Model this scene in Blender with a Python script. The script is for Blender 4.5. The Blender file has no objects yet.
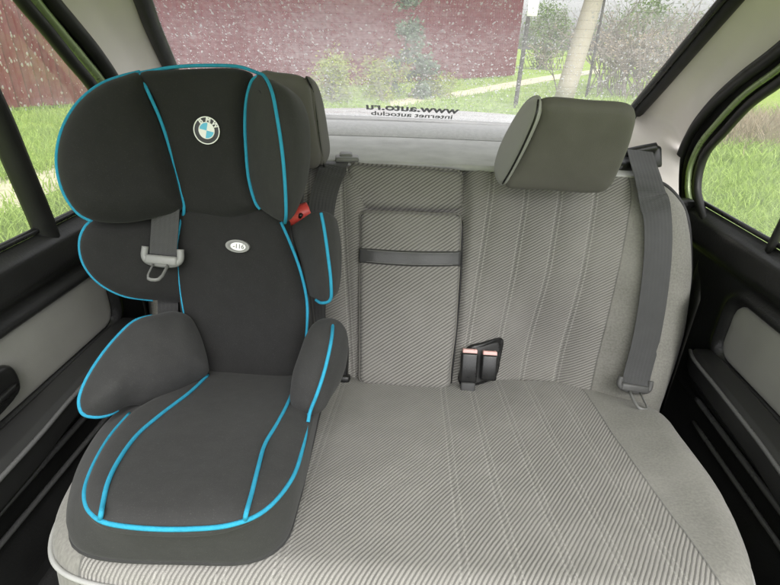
import bpy, bmesh, math, random
import numpy as np
from mathutils import Vector, Matrix, noise
from mathutils.geometry import delaunay_2d_cdt

random.seed(7)
rng = np.random.default_rng(7)
R_ = math.radians
scene = bpy.context.scene
COL = scene.collection

# ------------------------------------------------------------------ camera
FPX, PITCH, YAW, ROLL = 500.0, 26.6, 2.7, 1.7
CAM = Vector((0, 0, 1.0))
ROT = Matrix.Rotation(R_(YAW), 3, 'Z') @ Matrix.Rotation(R_(90 - PITCH), 3, 'X') @ Matrix.Rotation(R_(ROLL), 3, 'Z')
cam_d = bpy.data.cameras.new('camera')
cam_d.sensor_width = 36.0
cam_d.lens = 36.0 * FPX / 780.0
cam_d.clip_start = 0.02
cam_d.clip_end = 3000
cam = bpy.data.objects.new('camera', cam_d)
COL.objects.link(cam)
cam.matrix_world = Matrix.Translation(CAM) @ ROT.to_4x4()
scene.camera = cam


def ray(x, y):
    return ROT @ Vector(((x - 390) / FPX, -(y - 292.5) / FPX, -1.0))


def hit(x, y, p, n):
    d = ray(x, y)
    return CAM + d * ((Vector(p) - CAM).dot(Vector(n)) / d.dot(Vector(n)))


def at(x, y, Y):                      # point of the photograph at the depth Y
    d = ray(x, y)
    return CAM + d * (Y / d.y)


def onx(x, y, X):                     # ... on a side wall X
    d = ray(x, y)
    return CAM + d * (X / d.x)


def proj(P):
    v = ROT.transposed() @ (Vector(P) - CAM)
    return 390 + FPX * v.x / -v.z, 292.5 - FPX * v.y / -v.z


# ------------------------------------------------------------------ scene graph helpers
def tag(o, label=None, cat=None, group=None, kind=None):
    if label: o['label'] = label
    if cat: o['category'] = cat
    if group: o['group'] = group
    if kind: o['kind'] = kind
    return o


def thing(name, label, cat, loc=(0, 0, 0), group=None):
    o = bpy.data.objects.new(name, None)
    o.empty_display_size = 0.05
    o.location = loc
    COL.objects.link(o)
    return tag(o, label, cat, group)


def link(name, me, mat, parent=None, smooth=True):
    if mat is not None:
        me.materials.append(mat)
    if smooth:
        me.polygons.foreach_set('use_smooth', [True] * len(me.polygons))
    o = bpy.data.objects.new(name, me)
    COL.objects.link(o)
    if parent is not None:
        o.parent = parent
        bpy.context.view_layer.update()
        o.matrix_parent_inverse = parent.matrix_world.inverted()
    return o


def mesh_from(verts, faces, uv=None):
    me = bpy.data.meshes.new('mesh')
    me.from_pydata([tuple(v) for v in verts], [], faces)
    if uv is not None:
        l = me.uv_layers.new(name='UVMap')
        idx = np.zeros(len(me.loops), dtype=np.int32)
        me.loops.foreach_get('vertex_index', idx)
        l.data.foreach_set('uv', np.asarray(uv, dtype=np.float32)[idx].ravel())
    me.update()
    return me


def spline(pts, n=10, closed=False):
    P = [Vector(p) for p in pts]
    out = []
    m = len(P)
    segs = m if closed else m - 1
    for i in range(segs):
        if closed:
            a, b, c, d = P[(i - 1) % m], P[i], P[(i + 1) % m], P[(i + 2) % m]
        else:
            b, c = P[i], P[i + 1]
            a = P[i - 1] if i > 0 else b * 2 - c
            d = P[i + 2] if i + 2 < m else c * 2 - b
        # centripetal-ish: limit overshoot by chord-length parametrisation
        t0 = 0.0
        t1 = t0 + max((b - a).length, 1e-9) ** .5
        t2 = t1 + max((c - b).length, 1e-9) ** .5
        t3 = t2 + max((d - c).length, 1e-9) ** .5
        for k in range(n):
            t = t1 + (t2 - t1) * k / n
            A1 = a * ((t1 - t) / (t1 - t0)) + b * ((t - t0) / (t1 - t0))
            A2 = b * ((t2 - t) / (t2 - t1)) + c * ((t - t1) / (t2 - t1))
            A3 = c * ((t3 - t) / (t3 - t2)) + d * ((t - t2) / (t3 - t2))
            B1 = A1 * ((t2 - t) / (t2 - t0)) + A2 * ((t - t0) / (t2 - t0))
            B2 = A2 * ((t3 - t) / (t3 - t1)) + A3 * ((t - t1) / (t3 - t1))
            out.append(B1 * ((t2 - t) / (t2 - t1)) + B2 * ((t - t1) / (t2 - t1)))
    if not closed:
        out.append(P[-1])
    return out


class Plane:
    def __init__(s, o, U, V):
        s.o = Vector(o); s.U = Vector(U).normalized()
        V = Vector(V); s.V = (V - s.U * V.dot(s.U)).normalized()
        s.N = s.U.cross(s.V)

    @staticmethod
    def three(a, b, c):               # origin a, U along a->b, c fixes the plane
        return Plane(a, Vector(b) - Vector(a), Vector(c) - Vector(a))

    def flip(s):
        s.V = -s.V; s.N = -s.N
        return s

    def toward_cam(s):
        if (CAM - s.o).dot(s.N) < 0: s.flip()
        return s

    def px(s, x, y):
        p = hit(x, y, s.o, s.N) - s.o
        return (p.dot(s.U), p.dot(s.V))

    def uv(s, p):
        p = Vector(p) - s.o
        return (p.dot(s.U), p.dot(s.V))

    def pt(s, u, v, h=0.0):
        return s.o + s.U * u + s.V * v + s.N * h


def seg_dist(P, poly):
    A = np.asarray(poly); B = np.roll(A, -1, axis=0)
    best = np.full(len(P), 1e9)
    for a, b in zip(A, B):
        ab = b - a
        L = max(ab @ ab, 1e-14)
        t = np.clip(((P - a) @ ab) / L, 0, 1)
        d = np.linalg.norm(P - (a + t[:, None] * ab), axis=1)
        best = np.minimum(best, d)
    return best


def inside(P, poly):
    A = np.asarray(poly); B = np.roll(A, -1, axis=0)
    c = np.zeros(len(P), dtype=bool)
    for a, b in zip(A, B):
        cond = (a[1] > P[:, 1]) != (b[1] > P[:, 1])
        with np.errstate(divide='ignore', invalid='ignore'):
            xi = (b[0] - a[0]) * (P[:, 1] - a[1]) / (b[1] - a[1] + 1e-15) + a[0]
        c ^= cond & (P[:, 0] < xi)
    return c


def pillow(name, outline, plane, mat, parent=None, T=.02, Tb=.02, r=.02, rb=None, step=.01, dome=0.0, warp=None,
           top_at_plane=False, smooth_n=8, raw=False, lump=0.0, bdir=None):
    """closed cushion: outline (u,v) on a plane, rounded rim of radius r, puffed by T in front and Tb behind"""
    rb = rb or r
    ol = [Vector((p[0], p[1])) for p in outline]
    if not raw:
        ol = spline([(p[0], p[1], 0) for p in outline], smooth_n, True)
    # resample
    L = [Vector((p[0], p[1])) for p in ol]
    per = sum((L[i] - L[i - 1]).length for i in range(len(L)))
    n = max(24, int(per / max(step, .004)))
    res, acc, i, target = [], 0.0, 0, 0.0
    m = len(L)
    for i in range(m):
        a, b = L[i], L[(i + 1) % m]
        d = (b - a).length
        while target <= acc + d and len(res) < n:
            res.append(a + (b - a) * ((target - acc) / max(d, 1e-9)))
            target += per / n
        acc += d
    poly = np.array([[p.x, p.y] for p in res])
    area = 0.5 * np.sum(poly[:, 0] * np.roll(poly[:, 1], -1) - np.roll(poly[:, 0], -1) * poly[:, 1])
    if area < 0: poly = poly[::-1].copy()
    nb = len(poly)
    tan = np.roll(poly, -1, 0) - np.roll(poly, 1, 0)
    nor = np.stack([-tan[:, 1], tan[:, 0]], 1)
    nor /= np.linalg.norm(nor, axis=1)[:, None] + 1e-12
    cand = []
    for f in (.06, .2, .42, .7):
        q = poly + nor * (r * f)
        d = seg_dist(q, poly)
        ok = inside(q, poly) & (d > r * f * .93)
        cand.append(q[ok])
    lo, hi = poly.min(0), poly.max(0)
    gx = np.arange(lo[0], hi[0], step)
    gy = np.arange(lo[1], hi[1], step * .866)
    G = np.array([(x + (step / 2 if j % 2 else 0), y) for j, y in enumerate(gy) for x in gx])
    if len(G):
        ok = inside(G, poly)
        G = G[ok]
        d = seg_dist(G, poly)
        cand.append(G[d > r * .8])
    I = np.vstack(cand) if cand else np.zeros((0, 2))
    allp = np.vstack([poly, I])
    vs, es, fs, ov, oe, of = delaunay_2d_cdt([Vector(p) for p in allp], [(i, (i + 1) % nb) for i in range(nb)], [], 1, 1e-7)
    P = np.array([[v.x, v.y] for v in vs])
    d = seg_dist(P, poly)
    rim = d < 1e-5
    dm = max(d.max(), 1e-6)

    def prof(dd, rr):
        t = np.clip(dd / rr, 0, 1)
        return np.sqrt(np.clip(1 - (1 - t) ** 2, 0, 1))
    hf = T * prof(d, r) + dome * prof(d, dm)
    if top_at_plane: hf -= T + 0 * dome
    w = np.array([warp(p[0], p[1]) for p in P]) if warp else np.zeros(len(P))
    if lump:
        w = w + np.array([lump * noise.noise(Vector((p[0] * 14, p[1] * 14, hash(name) % 7))) for p in P])
    base = -(T) if top_at_plane else 0.0
    hbk = base - Tb * prof(d, rb)
    V, uv = [], []
    for i, p in enumerate(P):
        V.append(plane.pt(p[0], p[1], hf[i] + w[i])); uv.append(p)
    back = {}
    for i, p in enumerate(P):
        if rim[i]: back[i] = i
        else:
            back[i] = len(V)
            if bdir is not None: V.append(plane.pt(p[0], p[1], base) + Vector(bdir) * (Tb * prof(d[i:i + 1], rb)[0]))
            else: V.append(plane.pt(p[0], p[1], hbk[i] + (w[i] if Tb < .03 else 0)))
            uv.append(p)
    F = []
    for f in fs:
        f = list(f)
        F.append(f)
        F.append([back[i] for i in reversed(f)])
    F = [f for f in F if len(set(f)) > 2]
    me = mesh_from(V, F, uv)
    o = link(name, me, mat, parent)

    def height(u, v):
        q = np.array([[u, v]])
        dd = seg_dist(q, poly)
        h = T * prof(dd, r)[0] + dome * prof(dd, dm)[0]
        if top_at_plane: h -= T
        if not inside(q, poly)[0]: h = base
        if warp: h += warp(u, v)
        return h
    o_h = height
    return o, o_h, poly


def tube(name, pts, rad, mat, parent=None, n=8, smooth=8, closed=False, flat=1.0, up=None, caps=True):
    P = spline(pts, smooth, closed) if smooth else [Vector(p) for p in pts]
    V, F = [], []
    m = len(P)
    prev = None
    for i, p in enumerate(P):
        a = P[(i - 1) % m] if (closed or i > 0) else p
        b = P[(i + 1) % m] if (closed or i < m - 1) else p
        t = (b - a).normalized()
        if up is not None:
            s = t.cross(Vector(up)).normalized()
        else:
            s = prev - t * prev.dot(t) if prev is not None else t.orthogonal()
            s.normalize()
        prev = s
        w = t.cross(s)
        rr = rad(i / (m - 1)) if callable(rad) else rad
        for k in range(n):
            q = 2 * math.pi * k / n
            V.append(p + s * (math.cos(q) * rr) + w * (math.sin(q) * rr * flat))
    for i in range(m if closed else m - 1):
        for k in range(n):
            a, b = i * n + k, i * n + (k + 1) % n
            j = (i + 1) % m
            F.append((a, b, j * n + (k + 1) % n, j * n + k))
    if not closed and caps:
        F.append(tuple(reversed(range(n)))); F.append(tuple(range((m - 1) * n, m * n)))
    return link(name, mesh_from(V, F), mat, parent)


def grid_mesh(rows, n=6, close_back=None):
    """control rows of 3-D points -> smooth grid (verts, faces, uv)"""
    R1 = [spline(r, n) for r in rows]
    cols = list(zip(*R1))
    C1 = [spline(c, n) for c in cols]
    nc, nr = len(C1), len(C1[0])
    V = [C1[i][j] for j in range(nr) for i in range(nc)]
    F = [(j * nc + i, j * nc + i + 1, (j + 1) * nc + i + 1, (j + 1) * nc + i) for j in range(nr - 1) for i in range(nc - 1)]
    uv = [(i / (nc - 1), j / (nr - 1)) for j in range(nr) for i in range(nc)]
    return V, F, uv


def patch(name, rows, mat, parent=None, n=6, thick=0.0, recalc=True):
    V, F, uv = grid_mesh(rows, n)
    tot = 0.0
    for f in F[::7]:
        a, b, c = V[f[0]], V[f[1]], V[f[2]]
        tot += (b - a).cross(c - a).dot((CAM - a).normalized())
    if tot < 0: F = [tuple(reversed(f)) for f in F]
    me = mesh_from(V, F, uv)
    o = link(name, me, mat, parent)
    if thick:
        md = o.modifiers.new('thickness', 'SOLIDIFY'); md.thickness = thick; md.offset = -1
    return o


def ribbon(name, path, width_dirs, w, mat, parent=None, thick=.0016, n=10):
    """webbing: centre line with a width direction per control point"""
    P = spline(path, n); W = spline(width_dirs, n)
    V, F, uv = [], [], []
    L = 0
    for i, p in enumerate(P):
        if i: L += (p - P[i - 1]).length
        t = (P[min(i + 1, len(P) - 1)] - P[max(i - 1, 0)]).normalized()
        s = W[i] - t * W[i].dot(t); s.normalize()
        nn = t.cross(s)
        for a, b in ((-.5, -1), (.5, -1), (.5, 1), (-.5, 1)):
            V.append(p + s * (a * w) + nn * (b * thick / 2)); uv.append((a * w, L))
    m = len(P)
    for i in range(m - 1):
        for k in range(4):
            F.append((i * 4 + k, i * 4 + (k + 1) % 4, (i + 1) * 4 + (k + 1) % 4, (i + 1) * 4 + k))
    F.append((0, 1, 2, 3)); F.append(((m - 1) * 4 + 3, (m - 1) * 4 + 2, (m - 1) * 4 + 1, (m - 1) * 4))
    return link(name, mesh_from(V, F, uv), mat, parent, smooth=False)


def rbox(name, mtx, size, mat, parent=None, bevel=.004, seg=3, taper=None):
    bm = bmesh.new()
    bmesh.ops.create_cube(bm, size=1.0)
    for v in bm.verts:
        v.co = Vector((v.co.x * size[0], v.co.y * size[1], v.co.z * size[2]))
        if taper and v.co.z > 0:
            v.co.x *= taper[0]; v.co.y *= taper[1]
    bmesh.ops.bevel(bm, geom=bm.edges[:], offset=bevel, segments=seg, affect='EDGES', profile=.5)
    bm.transform(mtx)
    me = bpy.data.meshes.new('mesh'); bm.to_mesh(me); bm.free()
    return link(name, me, mat, parent)


def frame(o, X, Y, Z):
    m = Matrix.Identity(4)
    for i, a in enumerate((X, Y, Z)):
        a = Vector(a)
        m[0][i], m[1][i], m[2][i] = a.x, a.y, a.z
    m.translation = Vector(o)
    return m


# ------------------------------------------------------------------ materials
class NT:
    def __init__(s, name):
        s.m = bpy.data.materials.new(name); s.m.use_nodes = True
        s.t = s.m.node_tree; s.t.nodes.clear()
        s.out = s.n('ShaderNodeOutputMaterial')

    def n(s, ty, **kw):
        nd = s.t.nodes.new(ty)
        for k, v in kw.items(): setattr(nd, k, v)
        return nd

    def l(s, a, b): s.t.links.new(a, b)

    def val(s, x, sock):
        if isinstance(x, (int, float)): sock.default_value = x
        elif isinstance(x, (tuple, list)): sock.default_value = tuple(x) + ((1,) if len(x) == 3 and sock.type == 'RGBA' else ())
        else: s.l(x, sock)

    def math(s, op, a, b=0.0, c=None):
        nd = s.n('ShaderNodeMath', operation=op)
        s.val(a, nd.inputs[0]); s.val(b, nd.inputs[1])
        if c is not None: s.val(c, nd.inputs[2])
        return nd.outputs[0]

    def mix(s, f, a, b):
        nd = s.n('ShaderNodeMix', data_type='RGBA')
        s.val(f, nd.inputs[0]); s.val(a, nd.inputs[6]); s.val(b, nd.inputs[7])
        return nd.outputs[2]

    def rng(s, x, a, b, c=0.0, d=1.0, smooth=True):
        nd = s.n('ShaderNodeMapRange')
        if smooth: nd.interpolation_type = 'SMOOTHSTEP'
        s.val(x, nd.inputs[0])
        for i, v in enumerate((a, b, c, d)): s.val(v, nd.inputs[i + 1])
        return nd.outputs[0]

    def noise(s, vec, scale, detail=3, rough=.55):
        nd = s.n('ShaderNodeTexNoise')
        if vec is not None: s.l(vec, nd.inputs['Vector'])
        nd.inputs['Scale'].default_value = scale; nd.inputs['Detail'].default_value = detail
        nd.inputs['Roughness'].default_value = rough
        return nd.outputs['Fac']

    def obj(s): return s.n('ShaderNodeTexCoord').outputs['Object']
    def uv(s): return s.n('ShaderNodeTexCoord').outputs['UV']

    def bump(s, h, strength=.3, dist=.002):
        nd = s.n('ShaderNodeBump'); nd.inputs['Strength'].default_value = strength
        nd.inputs['Distance'].default_value = dist
        s.l(h, nd.inputs['Height'])
        return nd.outputs[0]

    def bsdf(s, color, rough=.6, normal=None, metallic=0.0, spec=.5, sheen=0.0, coat=0.0):
        b = s.n('ShaderNodeBsdfPrincipled')
        s.val(color, b.inputs['Base Color']); s.val(rough, b.inputs['Roughness'])
        s.val(metallic, b.inputs['Metallic']); s.val(spec, b.inputs['Specular IOR Level'])
        s.val(sheen, b.inputs['Sheen Weight']); s.val(coat, b.inputs['Coat Weight'])
        if normal is not None: s.l(normal, b.inputs['Normal'])
        return b.outputs[0]

    def done(s, sh): s.l(sh, s.out.inputs['Surface']); return s.m


def plain(name, col, rough=.5, var=.25, scale=40, bump=.15, bscale=500, spec=.5, metallic=0.0, sheen=0.0, dust=0.0):
    k = NT(name); co = k.obj()
    n1 = k.noise(co, scale, 4); n2 = k.noise(co, bscale, 2)
    c = k.mix(n1, tuple(x * (1 - var) for x in col), tuple(min(1, x * (1 + var)) for x in col))
    if dust:
        c = k.mix(k.rng(k.noise(co, 9, 6, .7), .55, .8, 0, dust), c, (.3, .29, .27))
    rg = k.rng(n1, .2, .8, max(.05, rough - .08), min(1, rough + .08))
    return k.done(k.bsdf(c, rg, k.bump(n2, bump, .001), metallic, spec, sheen))


def knit(name, col, sheen=.06):
    """fine polyester knit of the child seat"""
    k = NT(name); co = k.obj()
    n1 = k.noise(co, 7, 5, .6); n2 = k.noise(co, 900, 2); n3 = k.noise(co, 60, 4, .7)
    c = k.mix(n1, tuple(x * .8 for x in col), tuple(x * 1.25 for x in col))
    c = k.mix(k.rng(n3, .3, .75, 0, .35), c, tuple(x * 1.5 for x in col))
    c = k.mix(k.rng(n2, .60, .74, 0, .6), c, tuple(x * 2.2 + .01 for x in col))
    h = k.math('ADD', k.math('ADD', k.math('MULTIPLY', n2, .6), n3), k.math('MULTIPLY', k.noise(co, 16, 3, .5), 4.0))
    return k.done(k.bsdf(c, .85, k.bump(h, .22, .0012), 0, .25, sheen))


PER = 0.0066


def twill(name, seams, edge_a, edge_b, ang=30, light=(.268, .259, .240), dark=(.112, .108, .100), plaincol=(.180, .176, .158), vlen=.45, signed=False, thread=.3, per=.0044, groove=1.4):
    """seat cloth: diagonal corded stripes inside |u| < edge, plain velour outside, stitched seam lines along v"""
    k = NT(name); uv = k.uv()
    sp = k.n('ShaderNodeSeparateXYZ'); k.l(uv, sp.inputs[0])
    u, v = sp.outputs[0], sp.outputs[1]
    wob = k.noise(uv, 25, 3)
    wob2 = k.math('MULTIPLY', k.math('SUBTRACT', wob, .5), .0025)
    a = R_(ang)
    f = k.math('ADD', k.math('MULTIPLY', u, math.sin(a)), k.math('MULTIPLY', v, math.cos(a) * (-1 if edge_a < 0 else 1)))
    f = k.math('ADD', f, wob2)
    s = k.math('SINE', k.math('MULTIPLY', f, 2 * math.pi / per))
    st = k.rng(s, -.75, .25)                              # 0 in the dark groove, 1 on the cord
    fine = k.noise(uv, 1400, 2)
    yarn = k.math('SINE', k.math('MULTIPLY', k.math('SUBTRACT', k.math('MULTIPLY', u, math.cos(a)), k.math('MULTIPLY', v, -math.sin(a))), 2 * math.pi / .0022))
    big = k.noise(uv, 6, 5, .65)
    cord = k.mix(k.rng(fine, .3, .7), tuple(x * .72 for x in light), tuple(min(1, x * 1.22) for x in light))
    c = k.mix(st, k.mix(fine, tuple(x * .7 for x in dark), tuple(x * 1.4 for x in dark)), cord)
    au = k.math('ABSOLUTE', u)
    e = k.math('ADD', k.math('MULTIPLY', k.math('ABSOLUTE', v), (abs(edge_b) - abs(edge_a)) / vlen), abs(edge_a))
    inside_ = k.math('LESS_THAN', au, e)
    pl = k.mix(k.rng(k.noise(uv, 300, 3), .3, .7), tuple(x * .85 for x in plaincol), tuple(x * 1.15 for x in plaincol))
    pl = k.mix(k.rng(k.noise(uv, 30, 5, .7), .5, .8, 0, .35), pl, tuple(x * 1.25 for x in plaincol))
    c = k.mix(inside_, pl, c)
    h = k.math('ADD', k.math('MULTIPLY', k.math('MULTIPLY', st, inside_), 1.0), k.math('MULTIPLY', fine, .35))
    # seams
    for su in seams:
        dd = k.math('ABSOLUTE', k.math('SUBTRACT', u if signed else k.math('ADD', au, k.math('MULTIPLY', k.math('SUBTRACT', .38, v), .09)), su))
        line = k.rng(dd, .0006, .0022, 1, 0)
        h = k.math('SUBTRACT', h, k.math('MULTIPLY', line, groove))
        dash = k.math('GREATER_THAN', k.math('SINE', k.math('MULTIPLY', v, 2 * math.pi / .006)), -.6)
        th = k.math('MULTIPLY', k.rng(k.math('ABSOLUTE', k.math('SUBTRACT', dd, .0042)), .0005, .0014, thread, 0), dash)
        c = k.mix(th, c, (.55, .54, .50))
        c = k.mix(k.math('MULTIPLY', line, .22 * groove), c, (.1, .1, .09))
    ed = k.rng(k.math('ABSOLUTE', k.math('SUBTRACT', au, e)), .0005, .002, 1, 0)
    c = k.mix(k.math('MULTIPLY', ed, .6), c, (.07, .07, .065))
    h = k.math('SUBTRACT', h, k.math('MULTIPLY', ed, 1.5))
    # worn / dusty tone changes
    c = k.mix(k.rng(big, .35, .75, 0, .38), c, tuple(x * 1.15 for x in light))
    lint = k.rng(k.noise(uv, 230, 2), .76, .8, 0, .5)
    c = k.mix(lint, c, (.6, .59, .56))
    return k.done(k.bsdf(c, .92, k.bump(h, .55, .0012), 0, .15, .15))


def webbing(name, col):
    k = NT(name); uv = k.uv()
    sp = k.n('ShaderNodeSeparateXYZ'); k.l(uv, sp.inputs[0])
    a = k.math('SINE', k.math('MULTIPLY', k.math('ADD', sp.outputs[0], sp.outputs[1]), 2 * math.pi / .0025))
    b = k.math('SINE', k.math('MULTIPLY', sp.outputs[0], 2 * math.pi / .006))
    n1 = k.noise(uv, 40, 4)
    c = k.mix(n1, tuple(x * .75 for x in col), tuple(x * 1.25 for x in col))
    c = k.mix(k.rng(a, -1, 1, 0, .25), c, tuple(x * .6 for x in col))
    return k.done(k.bsdf(c, .55, k.bump(k.math('ADD', a, b), .25, .0006), 0, .4, .2))


M = {}
M['knit'] = knit('black_knit', (.0145, .0144, .0142))
M['knit_grey'] = knit('charcoal_knit', (.029, .0288, .0285))
M['pipe'] = plain('blue_piping', (.03, .27, .42), .85, .2, 120, .6, 700, .15)
M['twill_c'] = twill('cushion_cloth', [-.23, -.17, -.115, .066, .118, .171, .225, .278], .325, .313, signed=True, thread=.22, per=.0043, ang=57, groove=.5)
M['twill_b'] = twill('backrest_cloth', [.135, .197, .256, .317], -.338, -.376, vlen=.38)
M['twill_a'] = twill('armrest_cloth', [], -.6, -.6, per=.0052, ang=36)
M['head'] = plain('headrest_cloth', (.112, .106, .096), .7, .18, 30, .3, 900, .3, 0, .1)
M['head_cap'] = plain('headrest_end_lit_tone', (.34, .34, .325), .6, .1, 60, .2, 700)  # light from the rear window is put into this pale tone
M['plastic'] = plain('black_plastic', (.012, .012, .012), .36, .3, 60, .12, 900, .5, dust=.02)
M['plastic_sh'] = plain('satin_black_plastic', (.013, .013, .013), .30, .1, 30, .05, 700, .5)
M['vinyl'] = plain('black_vinyl', (.020, .020, .020), .38, .2, 14, .4, 260, .5, dust=.01)
M['strap'] = plain('grey_strap_vinyl', (.055, .055, .055), .45, .2, 30, .4, 420)
M['rail'] = plain('plastic_edge_sheen', (.11, .11, .11), .3, .15, 30, .05, 420)  # lighter grey mimics the sheen on black plastic edges
M['lining'] = plain('grey_recess_plastic', (.05, .05, .05), .6, .3, 60, .3, 500)
M['arm_pl'] = plain('charcoal_armrest', (.028, .028, .028), .42, .1, 20, .06, 500)
M['welt'] = plain('seat_welt', (.16, .155, .14), .9, .15, 60, .3, 800)
M['grip'] = plain('dark_grip_plastic', (.085, .085, .083), .5, .15, 60, .1, 600)
M['rubber'] = plain('black_rubber', (.012, .012, .012), .5, .3, 40, .2, 500, .4)
M['carpet'] = plain('dark_carpet', (.01, .01, .01), .95, .4, 80, .8, 600, .1)
M['door_cloth'] = plain('grey_door_cloth', (.31, .305, .28), .9, .15, 14, .3, 800, .2, 0, .1)
M['trim'] = plain('grey_pillar_vinyl', (.74, .69, .66), .65, .08, 12, .25, 600, .3)
M['felt'] = plain('grey_shelf_felt', (.46, .46, .45), .95, .3, 16, .8, 350, .1, dust=.35)
M['felt_d'] = plain('grey_shelf_felt_rear', (.42, .42, .42), .95, .2, 120, .8, 500, .1)
M['belt'] = webbing('charcoal_webbing', (.042, .043, .043))
M['belt_d'] = webbing('dark_webbing', (.035, .035, .035))
M['grey_plastic'] = plain('grey_plastic', (.16, .16, .155), .45, .15, 60, .1, 600)
M['pale_plastic'] = plain('pale_grey_plastic', (.22, .22, .21), .45, .08, 60, .1, 600)
M['steel'] = plain('steel', (.55, .55, .53), .3, .1, 60, .05, 600, .5, 1.0)
M['red'] = plain('red_plastic', (.52, .06, .05), .4, .1, 60, .1, 600)
M['pink'] = plain('pink_button', (.80, .48, .45), .45, .08, 90, .1, 600)
M['paint'] = plain('silver_paint_grass_reflection', (.26, .33, .17), .25, .06, 20, .02, 300, .5, .35)  # silver body paint with the green of reflected grass tinted in
M['sky_sheen_paint'] = plain('wet_paint_sky_sheen', (.34, .35, .34), .3, .06, 20, .1, 150, .5, .2)  # lighter copy of the body paint, sky reflection put into its colour
M['alu'] = plain('grey_window_edging', (.28, .28, .28), .4, .06, 30, .05, 300, .5)
M['white'] = plain('white_enamel', (.82, .82, .80), .35, .03, 60, .02, 300)
M['black_en'] = plain('black_enamel', (.012, .012, .012), .3, .1, 60, .02, 300)
M['blue_en'] = plain('blue_enamel', (.10, .48, .70), .35, .06, 60, .02, 300)
M['ink'] = plain('grey_ink', (.16, .16, .17), .6, .1, 60, .02, 300)


def glass_mat(name, veil, tint=(1, 1, 1), vscale=3, gloss=.06):
    k = NT(name); co = k.obj()
    tr = k.n('ShaderNodeBsdfTransparent'); tr.inputs[0].default_value = tint + (1,)
    gl = k.n('ShaderNodeBsdfGlossy'); gl.inputs['Roughness'].default_value = .03
    lw = k.n('ShaderNodeLayerWeight'); lw.inputs[0].default_value = .2
    mx = k.n('ShaderNodeMixShader')
    k.l(k.math('MULTIPLY', lw.outputs['Fresnel'], gloss * 6), mx.inputs[0])
    k.l(tr.outputs[0], mx.inputs[1]); k.l(gl.outputs[0], mx.inputs[2])
    tl = k.n('ShaderNodeBsdfTranslucent'); tl.inputs[0].default_value = (.9, .9, .88, 1)
    m2 = k.n('ShaderNodeMixShader')
    nz = k.math('ADD', k.math('MULTIPLY', k.noise(co, vscale, 4, .6), .6), k.math('MULTIPLY', k.noise(co, 90, 3, .6), .4))
    k.l(k.rng(nz, .3, .75, veil * .55, veil * 1.5), m2.inputs[0])
    k.l(mx.outputs[0], m2.inputs[1]); k.l(tl.outputs[0], m2.inputs[2])
    return k.done(m2.outputs[0])


M['glass_rear'] = glass_mat('wet_hazy_glass', .27)
M['glass_side'] = glass_mat('side_glass', .15, gloss=.02)


def drop_mat():
    k = NT('rain_water')
    tr = k.n('ShaderNodeBsdfTransparent')
    tl = k.n('ShaderNodeBsdfTranslucent'); tl.inputs[0].default_value = (.95, .95, .95, 1)
    df = k.n('ShaderNodeBsdfDiffuse'); df.inputs[0].default_value = (.9, .9, .9, 1)
    gl = k.n('ShaderNodeBsdfGlossy'); gl.inputs['Roughness'].default_value = .05
    a = k.n('ShaderNodeMixShader'); a.inputs[0].default_value = .35
    k.l(tl.outputs[0], a.inputs[1]); k.l(df.outputs[0], a.inputs[2])
    b = k.n('ShaderNodeMixShader'); b.inputs[0].default_value = .12
    k.l(a.outputs[0], b.inputs[1]); k.l(gl.outputs[0], b.inputs[2])
    c = k.n('ShaderNodeMixShader'); c.inputs[0].default_value = .66
    k.l(tr.outputs[0], c.inputs[1]); k.l(b.outputs[0], c.inputs[2])
    return k.done(c.outputs[0])


M['drop'] = drop_mat()

# ------------------------------------------------------------------ rear bench
D0, Z0 = .746, .443
c13, s13 = math.cos(R_(13)), math.sin(R_(13))
CU = Plane((0, D0, Z0), (1, 0, 0), (0, -c13, s13)); CU.N = Vector((0, s13, c13))
c22, s22 = math.cos(R_(22)), math.sin(R_(22))
BK = Plane((0, D0, Z0), (1, 0, 0), (0, s22, c22))          # N faces the camera
seat = thing('rear_seat', 'grey striped rear bench seat with folded armrest and two headrests', 'car seat', (0, .6, .3))


def g(x, c, w): return math.exp(-((x - c) / w) ** 2)
def sst(a, b, x):
    t = min(1, max(0, (x - a) / (b - a))); return t * t * (3 - 2 * t)


def cush_warp(u, v):
    h = .003 * noise.noise(Vector((u * 8, v * 8, 1))) + .001 * noise.noise(Vector((u * 35, v * 35, 2)))
    h += -.008 * g(abs(u), .24, .11) * g(v, .18, .10)
    h += .012 * sst(.33, .40, abs(u)) * sst(.02, .1, v)
    h += -.05 * sst(.40, .47, v) * 0
    for su in (-.23, -.17, -.115, .066, .118, .171, .225, .278):
        h -= .0014 * g(u, su, .004)
    return h


half = [(.30, .470), (.345, .452), (.375, .415), (.40, .345), (.415, .27), (.425, .17), (.437, .05), (.44, -.05)]
halfr = [(.290, .460), (.330, .445), (.361, .411), (.389, .345), (.409, .27), (.422, .17), (.437, .05), (.44, -.05)]
half = [(.30, .458), (.345, .440), (.375, .405), (.40, .340), (.415, .27), (.425, .17), (.437, .05), (.44, -.05)]
ol = [(0, .464)] + halfr + [(.2, -.07), (0, -.07), (-.2, -.07)] + [(-u, v) for u, v in reversed(half)]
cush, cush_h, _ = pillow('cushion', ol, CU, M['twill_c'], seat, T=.030, Tb=.13, r=.032, rb=.02, step=.0075, warp=cush_warp, top_at_plane=True)
# bead sewn round the front edge
bead = [CU.pt(u * 1.004, v + .001, -.028) for u, v in [(-u, v) for u, v in half[5::-1]] + [(-.15, .464), (0, .465), (.15, .465)] + halfr[:6]]
tube('edge_bead', bead, .0028, M['head_cap'], cush)

BSEAM = (.135, .197, .256, .317)


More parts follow.
